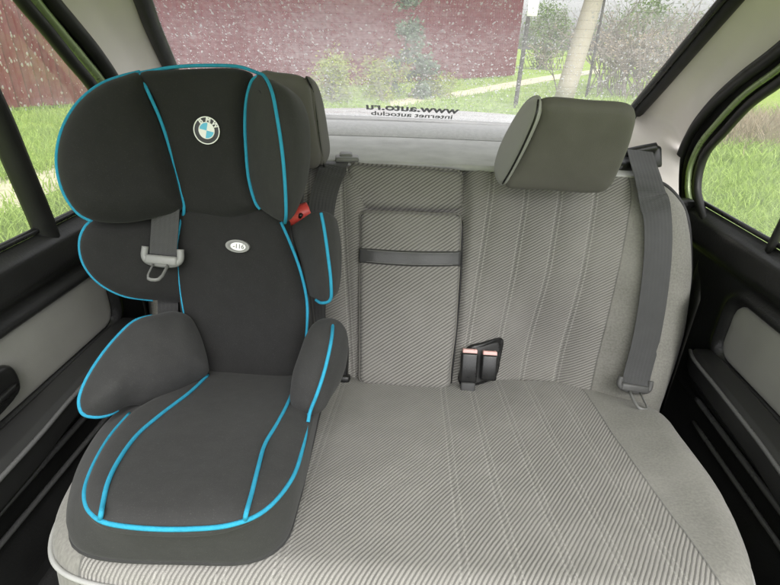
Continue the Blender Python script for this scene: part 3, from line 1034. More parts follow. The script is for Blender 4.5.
# oval maker's badge on the back pad
oc = onpad(Bp, bpan_h, 238, 246, .002)
eX, eN = Bp.U.copy(), Bp.N.copy()
eX = (eX * math.cos(R_(-4)) + Bp.V * math.sin(R_(-4))).normalized(); eY = eN.cross(eX)
ob = disc('oval_badge', .0001, .0165, -.002, .003, M['pale_plastic'], cs, sx=1.0, sy=.53, cen=oc)
disc('badge_band', .0105, .0125, .003, .0034, M['grey_plastic'], ob, sx=1.0, sy=.5, cen=oc + eX * -.0005)
disc('badge_face', .0001, .0105, .003, .0042, M['white'], ob, sx=1.0, sy=.52, cen=oc + eX * .0015)
text_mesh('badge_lettering', '-116', .0085, frame(oc + eX * .0022 + eN * .0044, eX, eY, eN), M['grey_plastic'], ob, .0002, .0001)

# left belt hanging in front of the torso wing
lb = thing('seat_belt', 'dark seat belt hanging under the head wing with pale grey latch', 'seat belt', yb(163, 260, .04))
pth = [yb(166, 205, .034), yb(165, 225, .036), yb(163, 255, .038)]
ribbon('webbing', pth, [Vector((1, .2, 0))] * 3, .0345, M['belt_d'], lb)
p = yb(162.5, 256, .040)
Zx = (yb(165, 215, .034) - yb(163, 256, .04)).normalized(); Xx = (Vector((1, .1, .10)) - Zx * Vector((1, .1, .1)).dot(Zx)).normalized()
tongue(lb, p, Xx, Zx, .042, M['pale_plastic'], M['grey_plastic'], .92)
# black webbing strip seen below the wing
ribbon('webbing', [yb(168, 290, .0), yb(168, 315, .0), yb(170, 340, .0)], [Vector((1, 0, 0))] * 3, .03, M['belt_d'], lb)

# ------------------------------------------------------------------ doors
car = thing('car', 'car cabin around the bench: black doors, grey pillars, parcel shelf and rear window', 'car', (0, .8, .05))
body = car


def door(sx):
    t = bpy.data.objects.new('door', None); t.empty_display_size = .05
    COL.objects.link(t); t.parent = car; t.location = Vector((sx * .58, .6, .2)) - car.location
    bpy.context.view_layer.update()
    X0 = .575
    IY1, IZ0, IZ1, IR = .815, .500, .612, .03       # insert: rear edge, bottom, top, radius
    def sdf(y, z):
        cy, cz = (IY1 + 0.1) / 2, (IZ0 + IZ1) / 2
        hy, hz = (IY1 - .1) / 2, (IZ1 - IZ0) / 2
        qx, qz = abs(y - cy) - hy + IR, abs(z - cz) - hz + IR
        return math.hypot(max(qx, 0), max(qz, 0)) + min(max(qx, qz), 0) - IR
    def hgt(y, z):
        h = .004
        if z > .645:
            tt = min(1, (z - .645) / .03)
            h += .022 * math.sin(tt * math.pi / 2)
            if z > .705: h -= .024 * (1 - math.cos(min(1, (z - .705) / .022) * math.pi / 2))
        d = sdf(y, z)
        h += .010 * g(d, .012, .010)
        if d < .004: h -= .012 * sst(.004, -.004, d)
        h += .006 * g(z, .405, .006) * sst(.90, .80, y)
        h += .004 * g(z, .385, .004)
        if z < .36: h += .02 * sst(.36, .30, z)
        # curve away behind the seat
        h -= .05 * sst(.86, 1.02, y) * 0
        return h
    ys = np.arange(.05, 1.06, .0085)
    zs = np.concatenate([np.arange(.12, .37, .02), np.arange(.37, .7295, .0045)])
    V = [Vector((sx * (X0 - hgt(y, z)), y, z)) for z in zs for y in ys]
    ny = len(ys)
    F = [(j * ny + i, j * ny + i + 1, (j + 1) * ny + i + 1, (j + 1) * ny + i) for j in range(len(zs) - 1) for i in range(ny - 1)]
    pn = link('door_panel', mesh_from(V, F), M['vinyl'], t)
    # top cap to the glass
    tube('belt_strip', [Vector((sx * .571, y, .731)) for y in (.05, .3, .6, .85, 1.035)], .0045, M['plastic_sh'], t, flat=1.2)
    # cloth insert
    def rr():
        pts = []
        for cy, cz, a0 in ((IY1 - IR, IZ1 - IR, 0), (.13, IZ1 - IR, 90), (.13, IZ0 + IR, 180), (IY1 - IR, IZ0 + IR, 270)):
            for k in range(7):
                q = R_(a0 + 15 * k)
                pts.append((cy + IR * math.cos(q) * .96, cz + IR * math.sin(q) * .96))
        return pts
    pl = Plane((sx * .578, 0, 0), (0, 1, 0), (0, 0, 1))
    if pl.N.x * sx > 0: pl.N = -pl.N
    pillow('cloth_insert', rr(), pl, M['door_cloth'], t, T=.006, Tb=.002, r=.008, step=.014, raw=True)
    # armrest: swept bar
    prof = [(-.5, -.42), (-.5, .38), (-.3, .5), (.3, .5), (.5, .38), (.46, -.2), (.2, -.5), (-.2, -.5)]
    st = [(.835, .462, .012, .045), (.825, .475, .040, .055), (.79, .480, .054, .058), (.70, .478, .056, .060), (.58, .474, .058, .062), (.50, .47, .064, .070), (.30, .466, .068, .074), (.08, .464, .068, .074)]
    V, F = [], []
    for y, z, w, hh in st:
        for a_, b_ in prof:
            V.append(Vector((sx * (.57 - w / 2 - a_ * w), y, z + b_ * hh)))
    m = len(prof)
    for i in range(len(st) - 1):
        for k in range(m):
            F.append((i * m + k, i * m + (k + 1) % m, (i + 1) * m + (k + 1) % m, (i + 1) * m + k))
    F.append(tuple(range(m)))
    aro = link('armrest', mesh_from(V, F), M['arm_pl'], t)
    tube('armrest_edge', [Vector((sx * (.57 - w - .001), y, z + hh * .40)) for y, z, w, hh in st[1:]], .0035, M['rail'], aro, n=8)
    md = aro.modifiers.new('round', 'BEVEL'); md.width = .006; md.segments = 3; md.limit_method = 'ANGLE'; md.angle_limit = R_(30)
    # slim pocket rail, its sheen put in as a paler grey
    tube('pocket_rail', [Vector((sx * .556, y, z)) for y, z in ((.80, .405), (.7, .404), (.5, .402), (.1, .40))], (.0055), M['rail'], t)
    tube('pocket_rail', [Vector((sx * .552, y, z)) for y, z in ((.78, .365), (.5, .362), (.1, .36))], .0045, M['rail'], t)
    return t


dr = door(1)
dl = door(-1)
# latch handle cup on the left door
pl = Plane(onx(-12, 396, -.568), (0, 1, 0), (0, 0, 1))
if pl.N.x < 0: pl.N = -pl.N
hcup, _, _ = pillow('handle_cup', [(.045, -.018), (.045, .018), (.03, .028), (-.08, .028), (-.08, -.028), (.03, -.028)], pl, M['plastic_sh'], dl, T=.012, Tb=.003, r=.01, step=.008)
tube('pull_lever', [pl.pt(.03, -.006, .013), pl.pt(-.02, -.006, .016), pl.pt(-.07, -.006, .013)], .008, M['plastic'], dl, flat=.6)


# window frames (door side): seal, painted strip, inner frame, glass, divider bar
XW = .575


def wpath(px, X): return [onx(x, y, X) for x, y in px]


# right window: rear upper edge, then bottom
r_in = [(830, 45), (800, 66), (780, 82), (750, 104), (725, 131), (706, 153), (699, 172), (697, 190), (700, 205), (706, 222)]
r_pt = [(826, 34), (796, 55), (776, 71), (745, 94), (718, 122), (699, 146), (690, 168), (688, 190), (691, 206), (697, 226)]
r_o = [(822, 20), (790, 43), (770, 59), (738, 83), (709, 110), (689, 137), (679, 163), (677, 192), (680, 210), (686, 230)]
tube('window_frame', wpath(r_in, .560), .010, M['rubber'], dr, n=10, flat=.8)
tube('painted_edge', wpath(r_pt, .566), .0075, M['paint'], dr, n=10, flat=.8)
l_in = [(2, -30), (20, -2), (45, 28), (70, 59), (96, 92), (104, 115), (106, 160), (98, 200)]
l_pt = [(15, -30), (33, -2), (57, 28), (82, 58), (104, 86), (114, 108), (118, 160), (108, 205)]
l_o = [(32, -30), (50, -2), (75, 28), (97, 55), (116, 84), (126, 108), (130, 160), (125, 205)]
tube('window_frame', wpath(l_in, -.560), .010, M['rubber'], dl, n=10, flat=.8)
tube('painted_edge', wpath(l_pt, -.566), .0085, M['paint'], dl, n=10, flat=.8)
for root, ro, rp, ri, sx in ((dr, r_o, r_pt, r_in, 1), (dl, l_o, l_pt, l_in, -1)):
    rows_ = [[onx(a[0], a[1], sx * .566), onx((a[0] + b[0]) / 2, (a[1] + b[1]) / 2, sx * .572), onx(b[0], b[1], sx * .578), onx((c[0] + b[0]) / 2, (c[1] + b[1]) / 2, sx * .574), onx(c[0], c[1], sx * .574)] for a, b, c in zip(ro, rp, ri)]
    patch('frame_band', rows_, M['rubber'], root, n=4)
# quarter-light divider bars
tube('divider_bar', wpath([(-30, 60), (0, 122), (18, 165), (42, 222), (52, 250)], -.566), .017, M['rubber'], dl, n=10, flat=.5)
tube('divider_bar', wpath([(830, 130), (800, 190), (770, 250)], .566), .014, M['rubber'], dr, n=10, flat=.5)
# glass: pane outline on plane x = +-.58
for sx, root, edge in ((1, dr, r_in), (-1, dl, l_in)):
    pts = wpath(edge, sx * .575)
    P2 = [(p.y, p.z) for p in spline(pts, 4)]
    ymax = P2[-1][0]
    poly = P2 + [(P2[-1][0], .715), (.05, .715), (.05, P2[0][1])]
    V = [(sx * .580, y, z) for y, z in poly]
    o = link('window_glass', mesh_from(V, [tuple(range(len(V)))]), M['glass_side'], root, smooth=False)
    bm = bmesh.new(); bm.from_mesh(o.data); bmesh.ops.triangulate(bm, faces=bm.faces[:]); bm.to_mesh(o.data); bm.free()

# ------------------------------------------------------------------ car body
SI = 35
WB_Y, WB_Z = 1.36, .815
WP = Plane((0, WB_Y, WB_Z), (1, 0, 0), (0, -math.cos(R_(SI)), math.sin(R_(SI))))
if WP.N.y > 0: WP.N = -WP.N
win_r = [(840, -120), (745, -14), (700, 38), (660, 85), (634, 115), (622, 130)]
win_l = [(75, -120), (137, -14), (152, 25), (168, 62), (185, 100), (190, 112)]
wr = [WP.pt(*WP.px(x, y)) for x, y in win_r]
wl = [WP.pt(*WP.px(x, y)) for x, y in win_l]
tube('window_gasket', wr, .017, M['rubber'], body, n=12, flat=.9)
tube('window_gasket', wl, .017, M['rubber'], body, n=12, flat=.9)
tube('window_gasket', [WP.pt(*WP.px(x, y)) for x, y in [(185, 114), (320, 117), (420, 121), (520, 126), (640, 132)]], .012, M['alu'], body, n=10, flat=.6)
# inner bead on the right gasket
tube('window_gasket', [p + Vector((-.022, -.01, .0)) for p in wr], .007, M['plastic_sh'], body, n=8)
# glass
gl = [WP.uv(p) for p in wl] + [WP.uv(p) for p in reversed(wr)]
bot = [(u, v) for u, v in gl]
V = [WP.pt(u, v, -.004) for u, v in gl]
rw_glass = link('rear_window', mesh_from(V, [tuple(range(len(V)))]), M['glass_rear'], body, smooth=False)
bm = bmesh.new(); bm.from_mesh(rw_glass.data); bmesh.ops.triangulate(bm, faces=bm.faces[:]); bm.to_mesh(rw_glass.data); bm.free()
# heating lines
vmax = WP.px(430, -60)[1]
V, F = [], []
for k in range(22):
    v = .04 + k * (vmax - .04) / 22
    xl, xr = -.62, .62
    b_ = len(V)
    V += [WP.pt(xl, v, -.002), WP.pt(xr, v, -.002), WP.pt(xr, v + .0011, -.002), WP.pt(xl, v + .0011, -.002)]
    F.append((b_, b_ + 1, b_ + 2, b_ + 3))
k = NT('heating_wire')
tr = k.n('ShaderNodeBsdfTransparent'); df = k.n('ShaderNodeBsdfDiffuse'); df.inputs[0].default_value = (.10, .07, .06, 1)
mx = k.n('ShaderNodeMixShader'); mx.inputs[0].default_value = .22
k.l(tr.outputs[0], mx.inputs[1]); k.l(df.outputs[0], mx.inputs[2])
M['wire'] = k.done(mx.outputs[0])
link('heating_lines', mesh_from(V, F), M['wire'], rw_glass, smooth=False)
# sticker lettering, read from outside (mirrored from in here)
uA, vA = WP.px(363, 107.5); uB, vB = WP.px(461, 112.5)
um, vm = (uA + uB) / 2, (vA + vB) / 2
wid = uB - uA
tx = (WP.pt(uB, vB) - WP.pt(uA, vA)).normalized(); tn = WP.N; ty = tn.cross(tx)
if ty.z < 0: ty = -ty
t_ = text_mesh('window_lettering', 'www.auto.ru', wid * .178, frame(WP.pt(um, vm + .008, .001), tx, ty, tn), M['ink'], rw_glass, .0001, .0012, 0, True)
t_ = text_mesh('window_lettering', 'internet autoclub', wid * .122, frame(WP.pt(um, vm - .024, .001), tx, ty, tn), M['ink'], rw_glass, .0001, .0005, 0, True)

# parcel shelf: felt sheet with a raised rear band
rows = []
def shelf_z(y): return .806 + .002 * sst(.93, 1.1, y)
xs = (-1, -.6, -.3, 0, .3, .6, 1)
def shw(y): return .42 + .16 * sst(.90, 1.25, y)
rows = [[Vector((x * shw(y), y, shelf_z(y) - .01 * x * x)) for x in xs] for y in (.915, .95, 1.0, 1.05, 1.1, 1.15, 1.2, 1.24)]
patch('parcel_shelf', rows, M['felt'], body, n=6, thick=.01)
rows = [[Vector((x * .63, y, shelf_z(y) + z - .01 * x * x)) for x in xs] for y, z in ((1.165, .001), (1.17, .008), (1.185, .016), (1.21, .020), (1.25, .020), (1.29, .016), (1.34, -.02))]
patch('shelf_rear_band', rows, M['felt_d'], body, n=6, thick=.01)

# pillar trims
def prow2(w, s, X, mid=.35):
    a_ = WP.pt(*WP.px(*w), .0); b_ = onx(*s, X)
    m_ = a_.lerp(b_, .5) + Vector((math.copysign(.012, X), -.01, .012))
    return [a_, a_.lerp(m_, .5), m_, m_.lerp(b_, .5), b_]


patch('pillar_trim', [prow2(w, s, .572) for w, s in [((860, -125), (900, -60)), ((750, -20), (795, 38)), ((705, 36), (741, 80)), ((664, 84), (704, 115)), ((640, 112), (684, 148)), ]] + [[at(*a_), at((a_[0] * 2 + b_[0]) / 3, (a_[1] * 2 + b_[1]) / 3, (a_[2] * 2 + b_[2]) / 3 + .01), at((a_[0] + b_[0]) / 2, (a_[1] + b_[1]) / 2, (a_[2] + b_[2]) / 2 + .01), at((a_[0] + b_[0] * 2) / 3, (a_[1] + b_[1] * 2) / 3, (a_[2] + b_[2] * 2) / 3 + .01), at(*b_)] for a_, b_ in [((630, 134, 1.13), (679, 172, 1.02)), ((622, 160, 1.02), (679, 200, .97)), ((615, 195, .95), (682, 240, .92))]], M['trim'], body, n=6)
patch('pillar_trim', [prow2(w, s, -.572) for w, s in [((60, -125), (-40, -125)), ((132, -20), (40, -25)), ((148, 26), (74, 20)), ((166, 64), (104, 58)), ((182, 98), (124, 92)), ((190, 116), (130, 140)), ((205, 160), (126, 210))]], M['trim'], body, n=6)
# weather seals of the door openings
tube('door_seal', wpath(r_o, .556), .011, M['rubber'], body, n=10, flat=.8)
tube('door_seal', [p + Vector((.004, .012, .01)) for p in wpath(r_o, .553)], .005, M['plastic'], body, n=8)
tube('door_seal', wpath(l_o, -.556), .012, M['rubber'], body, n=10, flat=.8)
# inner side trims beside the backrest, black
for sx in (1, -1):
    rows = [[Vector((sx * x, y, z)) for x, y in ((.452, .72), (.49, .80), (.515, .86), (.535, .90))] for z in (.15, .35, .55, .64)]
    rows = [[Vector((p.x + sx * .02 * min(1, max(0, (p.z - .35) / .35)), p.y + .10 * (p.z - .35), p.z)) for p in r] for r in rows]
    patch('side_trim', rows, M['vinyl'], body, n=5)
# floor and sills, seat base
rbox('floor_carpet', frame((0, .45, .08), (1, 0, 0), (0, 1, 0), (0, 0, 1)), (1.15, 1.0, .06), M['carpet'], body, .01, 2)
rbox('heel_board', frame((0, .47, .26), (1, 0, 0), (0, 1, 0), (0, 0, 1)), (.86, .30, .32), M['carpet'], body, .02, 2)
for sx in (1, -1):
    rbox('sill_trim', frame((sx * .545, .4, .18), (1, 0, 0), (0, 1, 0), (0, 0, 1)), (.06, .9, .16), M['plastic'], body, .015, 3)
rbox('floor_rail', frame((0.0, .262, .40), (1, 0, 0), (0, 1, 0), (0, 0, 1)), (1.0, .012, .03), M['plastic'], body, .004, 2)
# boot lid behind the glass, bulkhead behind the seat
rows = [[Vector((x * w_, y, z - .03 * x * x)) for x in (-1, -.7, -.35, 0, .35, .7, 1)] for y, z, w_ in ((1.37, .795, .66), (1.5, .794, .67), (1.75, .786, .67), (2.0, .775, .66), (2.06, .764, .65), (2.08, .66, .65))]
patch('boot_lid', rows, M['sky_sheen_paint'], body, n=5)
rbox('bulkhead', frame((0, 1.03, .40), (1, 0, 0), (0, 1, 0), (0, 0, 1)), (1.13, .03, .66), M['vinyl'], body, .005, 2)
# roof lining
rows = [[Vector((x, y, z - .03 * (abs(x) / .62) ** 3)) for x in (-.6, -.4, -.2, 0, .2, .4, .6)] for y, z in ((.12, 1.21), (.5, 1.21), (.80, 1.20), (.94, 1.18), (.99, 1.155), (1.03, 1.13))]
patch('roof_lining', rows, M['trim'], body, n=4)

# rain on the rear glass: uncountable drops
V, F = [], []
vtop = WP.px(430, -40)[1]
def add_drop(u, v, r, el, tilt):
    b_ = len(V); n_ = 7
    ca, sa = math.cos(tilt), math.sin(tilt)
    for ring, (rr, hh) in enumerate(((1, 0), (.7, .35), (0, .5))):
        if rr == 0:
            V.append(WP.pt(u, v, -.0045 - r * hh)); continue
        for k_ in range(n_):
            q = 2 * math.pi * k_ / n_
            jit = 1 + random.uniform(-.22, .22)
            x, y = math.cos(q) * r * rr * jit, math.sin(q) * r * rr * el * jit
            V.append(WP.pt(u + x * ca - y * sa, v + x * sa + y * ca, -.0045 - r * hh))
    for k_ in range(n_):
        j_ = (k_ + 1) % n_
        F.append((b_ + k_, b_ + j_, b_ + n_ + j_, b_ + n_ + k_))
        F.append((b_ + n_ + k_, b_ + n_ + j_, b_ + 2 * n_))


for i in range(8500):
    u = random.uniform(-.66, .68); v = random.uniform(.02, vtop)
    dens = .35 + .65 * sst(.03, .2, v)
    if random.random() > dens * (.45 + 1.1 * max(0, .5 + noise.noise(Vector((u * 7, v * 7, 4))))): continue
    s = random.random()
    r = .0006 + .0016 * s ** 3
    add_drop(u, v, r, random.uniform(1.0, 2.4), random.gauss(0, .35))
drops = link('raindrops', mesh_from(V, F), M['drop'])
tag(drops, 'raindrops spattered over the outside of the rear window', 'raindrops', kind='stuff')
# a few on the left side glass
V2, F2 = V, F
V, F = [], []
for i in range(420):
    px_, py_ = random.uniform(-20, 95), random.uniform(-10, 110)
    p = onx(px_, py_, -.5815)
    r = .0004 + .0017 * random.random() ** 3
    b_ = len(V); n_ = 7
    for rr, hh in ((1, 0), (.7, .35)):
        for k_ in range(n_):
            q = 2 * math.pi * k_ / n_
            V.append(p + Vector((-r * hh, math.cos(q) * r * rr, math.sin(q) * r * rr * 1.5)))
    V.append(p + Vector((-r * .5, 0, 0)))
    for k_ in range(n_):
        j_ = (k_ + 1) % n_
        F.append((b_ + k_, b_ + j_, b_ + n_ + j_, b_ + n_ + k_)); F.append((b_ + n_ + k_, b_ + n_ + j_, b_ + 2 * n_))
dl_drops = link('raindrops', mesh_from(V, F), M['drop'])
tag(dl_drops, 'raindrops on the glass of the left door', 'raindrops', kind='stuff')

# ------------------------------------------------------------------ outside
GZ = 0.0
def gnd(x, y): return hit(x, y, (0, 0, GZ), (0, 0, 1))


def ground_mat():
    k = NT('meadow'); co = k.obj()
    n1 = k.noise(co, .8, 6, .65); n2 = k.noise(co, 12, 5, .7)
    c = k.mix(k.rng(n2, .25, .75), (.12, .20, .025), (.32, .42, .08))
    c = k.mix(k.rng(n1, .5, .72, 0, .5), c, (.28, .31, .10))
    return k.done(k.bsdf(c, .95, k.bump(n2, .8, .05), 0, .1))


M['ground'] = ground_mat()
S = 160
bm = bmesh.new()
bmesh.ops.create_grid(bm, x_segments=60, y_segments=60, size=S)
me = bpy.data.meshes.new('ground'); bm.to_mesh(me); bm.free()
o = link('ground', me, M['ground']); o.location = (0, 40, GZ); tag(o, kind='structure')


def dirt_mat():
    k = NT('dirt'); co = k.obj()
    n2 = k.noise(co, 8, 6, .7)
    return k.done(k.bsdf(k.mix(n2, (.36, .33, .22), (.60, .56, .42)), .95, k.bump(n2, .5, .03), 0, .1))


M['dirt'] = dirt_mat()
def strip(name, left, right):
    L = spline(left, 8); Rr = spline(right, 8)
    V = []
    for a_, b_ in zip(L, Rr): V += [a_, b_]
    F = [(2 * i, 2 * i + 1, 2 * i + 3, 2 * i + 2) for i in range(len(L) - 1)]
    o = link(name, mesh_from([v + Vector((0, 0, .006)) for v in V], F), M['dirt'], smooth=False)
    return tag(o, kind='structure')


pa = [gnd(600, 69), gnd(560, 74), gnd(500, 84), gnd(450, 93), gnd(390, 101)]
pb = [gnd(600, 73), gnd(560, 79), gnd(500, 90), gnd(450, 99), gnd(390, 108)]
strip('path', pa, pb)
strip('path', [gnd(-90, 190), gnd(0, 178), gnd(60, 165), gnd(110, 158)], [gnd(-90, 230), gnd(0, 215), gnd(60, 190), gnd(110, 178)])

# burgundy profiled steel fence
def fence_mat():
    k = NT('burgundy_steel'); co = k.obj()
    n = k.noise(co, 3, 5, .6); n2 = k.noise(co, 30, 4, .7)
    c = k.mix(n, (.085, .006, .012), (.135, .016, .025))
    c = k.mix(k.rng(n2, .55, .8, 0, .4), c, (.24, .08, .075))
    return k.done(k.bsdf(c, .45, k.bump(n2, .1, .01), 0, .4))


M['fence'] = fence_mat()
fA, fB = gnd(-140, 122), gnd(512, 77)
def fence(a_, b_, h, label):
    a_, b_ = Vector((a_.x, a_.y, GZ)), Vector((b_.x, b_.y, GZ))
    d = (b_ - a_); L = d.length; d.normalize(); nrm = Vector((d.y, -d.x, 0))
    if nrm.y > 0: nrm = -nrm
    root = thing('steel_fence', label, 'fence', a_)
    V, F = [], []
    s = 0; pts = []
    pit = .15
    while s < L:
        for q, off in ((0, 0), (.35, 0), (.45, .03), (.8, .03), (.9, 0)):
            pts.append((s + q * pit, off))
        s += pit
    for q, off in pts:
        p = a_ + d * q + nrm * off
        V += [p + Vector((0, 0, .05)), p + Vector((0, 0, h))]
    F = [(2 * i, 2 * i + 2, 2 * i + 3, 2 * i + 1) for i in range(len(pts) - 1)]
    link('sheet', mesh_from(V, F), M['fence'], root, smooth=False)
    for z in (.5, h - .4):
        m_ = frame(a_ + d * L / 2 - nrm * .05 + Vector((0, 0, z)), d, nrm.cross(d).cross(d), Vector((0, 0, 1)))
        tube('rail', [a_ - nrm * .05 + Vector((0, 0, z)), b_ - nrm * .05 + Vector((0, 0, z))], .03, M['rubber'], root, n=6, smooth=0)
    return root


FH = 3.2
fence(fA, fB, FH, 'tall burgundy corrugated steel fence behind the lawn')


def leaf_mat(name, a_, b_, trans=.3):
    k = NT(name)
    inf = k.n('ShaderNodeNewGeometry')
    n = k.noise(k.obj(), 2.5, 4, .6); n2 = k.noise(k.obj(), 20, 3)
    c = k.mix(k.math('ADD', k.math('MULTIPLY', n, .6), k.math('MULTIPLY', inf.outputs['Random Per Island'], .4)), a_, b_)
    d = k.bsdf(c, .6, None, 0, .3)
    t = k.n('ShaderNodeBsdfTranslucent'); k.l(c, t.inputs[0])
    m = k.n('ShaderNodeMixShader'); m.inputs[0].default_value = trans
    k.l(d, m.inputs[1]); k.l(t.outputs[0], m.inputs[2])
    return k.done(m.outputs[0])


M['grass'] = leaf_mat('grass_blades', (.13, .24, .025), (.46, .60, .15), .4)
M['bush_y'] = leaf_mat('yellow_green_leaves', (.12, .17, .02), (.42, .46, .08))
M['bush_g'] = leaf_mat('green_leaves', (.05, .10, .02), (.20, .30, .07))
M['fir'] = leaf_mat('fir_needles', (.06, .10, .06), (.20, .27, .17))
M['dry'] = leaf_mat('dry_stalks', (.16, .12, .08), (.44, .36, .25), .2)
M['bark'] = plain('grey_bark', (.20, .17, .14), .9, .3, 10, .6, 60)
M['concrete'] = plain('concrete', (.36, .32, .26), .9, .15, 4, .4, 60)
M['dark_wood'] = plain('dark_post', (.05, .045, .04), .8, .3, 10, .4, 60)

# grass blades only where the windows can see lawn (with a margin to either side)
def blades(name, regions, label, mat):
    V, F = [], []
    for (x0, y0, x1, y1, n, hgt, w) in regions:
        for _ in range(n):
            p = gnd(random.uniform(x0, x1), random.uniform(y0, y1))
            if p.y < -2 or p.length > 60: continue
            qx, qy = proj(p)
            if qx < 115 and 184 - .25 * qx < qy < 224 - .4 * qx and random.random() < .88: continue
            if 380 < qx < 610 and 68 + (600 - qx) * .152 < qy < 75 + (600 - qx) * .16 and random.random() < .93: continue
            if noise.noise(p * 1.3) < -.25 and random.random() < .6: continue
            h = hgt * random.uniform(.5, 1.3); a_ = random.uniform(0, 6.28)
            dx = Vector((math.cos(a_), math.sin(a_), 0)) * w
            ben = Vector((random.gauss(0, .5), random.gauss(0, .5), 0)) * h
            b_ = len(V)
            V.append(p - dx); V.append(p + dx)
            V.append(p + ben * .35 + Vector((0, 0, h * .65)) + dx * .7); V.append(p + ben * .35 + Vector((0, 0, h * .65)) - dx * .7)
            V.append(p + ben + Vector((0, 0, h)))
            F += [(b_, b_ + 1, b_ + 2, b_ + 3), (b_ + 3, b_ + 2, b_ + 4)]
    o = link(name, mesh_from(V, F), mat, smooth=False)
    return tag(o, label, 'grass', kind='stuff')


blades('grass', [(640, 150, 860, 300, 36000, .10, .0045), (660, 110, 860, 170, 12000, .14, .008), (-60, 100, 150, 260, 20000, .09, .005), (280, 72, 640, 130, 22000, .10, .008)],
       'bright green meadow grass around the car', M['grass'])


def bush(name, base_p, rx, rz, mat, label, cat, n=2600, leaf=.05, stems=8, shape='round', group=None, rise=0.0):
    root = thing(name, label, cat, base_p, group)
    base_p = Vector(base_p)
    V, F = [], []
    clumps = []
    for i in range(26):
        a_ = random.uniform(0, 6.28); t = random.random() ** .5
        if shape == 'cone':
            hh = random.random() ** 1.3; rr = rx * (1.05 - hh) * t
            c_ = Vector((math.cos(a_) * rr, math.sin(a_) * rr, rise + hh * rz))
        else:
            hh = random.random()
            rr = rx * math.sqrt(max(.05, 1 - (2 * hh - 1) ** 2)) * t
            c_ = Vector((math.cos(a_) * rr, math.sin(a_) * rr, rise + (.1 + .85 * hh) * rz))
        clumps.append((c_, random.uniform(.12, .26) * min(rx, rz) * (1.0 if shape != 'cone' else .8)))
    for i in range(n):
        c_, cr_ = random.choice(clumps)
        p = base_p + c_ + Vector((random.gauss(0, 1), random.gauss(0, 1), random.gauss(0, 1))) * cr_
        if p.z < GZ: p.z = GZ + random.random() * .1
        d = Vector((random.gauss(0, 1), random.gauss(0, 1), random.gauss(0, .7))).normalized() * leaf * random.uniform(.6, 1.4)
        s_ = d.cross(Vector((random.gauss(0, 1), random.gauss(0, 1), random.gauss(0, 1)))).normalized() * leaf * .35
        b_ = len(V)
        V += [p - d, p + s_, p + d, p - s_]; F.append((b_, b_ + 1, b_ + 2, b_ + 3))
    link('crown', mesh_from(V, F), mat, root, smooth=False)
    for i in range(stems):
        c_, _ = clumps[i % len(clumps)]
        q = base_p + c_
        tube('stem' if stems > 1 else 'trunk', [base_p + Vector((0, 0, -.02)), base_p.lerp(q, .5) + Vector((random.uniform(-.1, .1), 0, .05)), q], lambda t: .022 * (1.1 - t), M['bark'], root, n=5, smooth=4)
    return root


def at_ground(x, y): return gnd(x, y)


b1 = at_ground(334, 104); bush('bush', b1, .42, .85, M['bush_y'], 'round yellow-green bush beside the left rear headrest', 'bush', 3000, .03)
b2 = at_ground(383, 101); bush('bush', b2, .50, .62, M['bush_y'], 'low yellow bush in front of the young fir', 'bush', 2600, .03)
b3 = at_ground(408, 97); bush('fir_tree', b3, .55, 2.3, M['fir'], 'slim young fir tree against the burgundy fence', 'tree', 4200, .05, 1, 'cone')
b3b = at_ground(436, 98); bush('bush', b3b, .40, .45, M['bush_y'], 'small yellow bush right of the young fir', 'bush', 1600, .03)


def bare_shrub(base_p, h, spread, label, nstem=26, leafn=900, mat=None, group=None, leaf=.03):
    root = thing('shrub', label, 'shrub', base_p, group)
    base_p = Vector(base_p)
    V, F = [], []
    LV, LF = [], []
    def twig(p, d, L, r, dep):
        q = p + d * L
        s_ = d.orthogonal().normalized(); w_ = d.cross(s_)
        b_ = len(V)
        for pp, rr in ((p, r), (q, r * .6)):
            for k_ in range(3):
                an = 2.094 * k_
                V.append(pp + (s_ * math.cos(an) + w_ * math.sin(an)) * rr)
        for k_ in range(3): F.append((b_ + k_, b_ + (k_ + 1) % 3, b_ + 3 + (k_ + 1) % 3, b_ + 3 + k_))
        if dep > 0:
            for _ in range(random.choice((2, 3))):
                d2 = (d + Vector((random.gauss(0, .5), random.gauss(0, .5), random.gauss(.05, .3)))).normalized()
                twig(p.lerp(q, random.uniform(.5, 1)), d2, L * random.uniform(.5, .8), r * .7, dep - 1)
        elif random.random() < leafn / 1000:
            for _ in range(3):
                c_ = q + Vector((random.gauss(0, 1), random.gauss(0, 1), random.gauss(0, 1))) * leaf
                dd = Vector((random.gauss(0, 1), random.gauss(0, 1), random.gauss(0, 1))).normalized() * leaf
                ss = dd.orthogonal().normalized() * leaf * .4
                bb = len(LV)
                LV.extend([c_ - dd, c_ + ss, c_ + dd, c_ - ss]); LF.append((bb, bb + 1, bb + 2, bb + 3))
    for i in range(nstem):
        p = base_p + Vector((random.gauss(0, spread * .5), random.gauss(0, spread * .5), 0))
        d = Vector((random.gauss(0, .35), random.gauss(0, .35), 1)).normalized()
        twig(p, d, h * random.uniform(.3, .5), .02, 3)
    link('branches', mesh_from(V, F), M['bark'], root, smooth=False)
    if LV: link('foliage', mesh_from(LV, LF), mat or M['bush_g'], root, smooth=False)
    return root


bare_shrub(gnd(640, 98), 1.9, 1.0, 'sparse pale thicket of twigs behind the right headrest', 44, 800, M['dry'])
bare_shrub(gnd(612, 90), 2.4, .9, 'leafy thicket beside the concrete pole', 36, 900, M['bush_g'])
bare_shrub(gnd(690, 88), 2.4, 1.0, 'bare twiggy shrub by the right pillar', 40, 500, M['dry'])
bare_shrub(gnd(548, 70), 3.0, 1.0, 'dark leafy shrub between post and concrete pole', 26, 1000, M['bush_g'], leaf=.05)

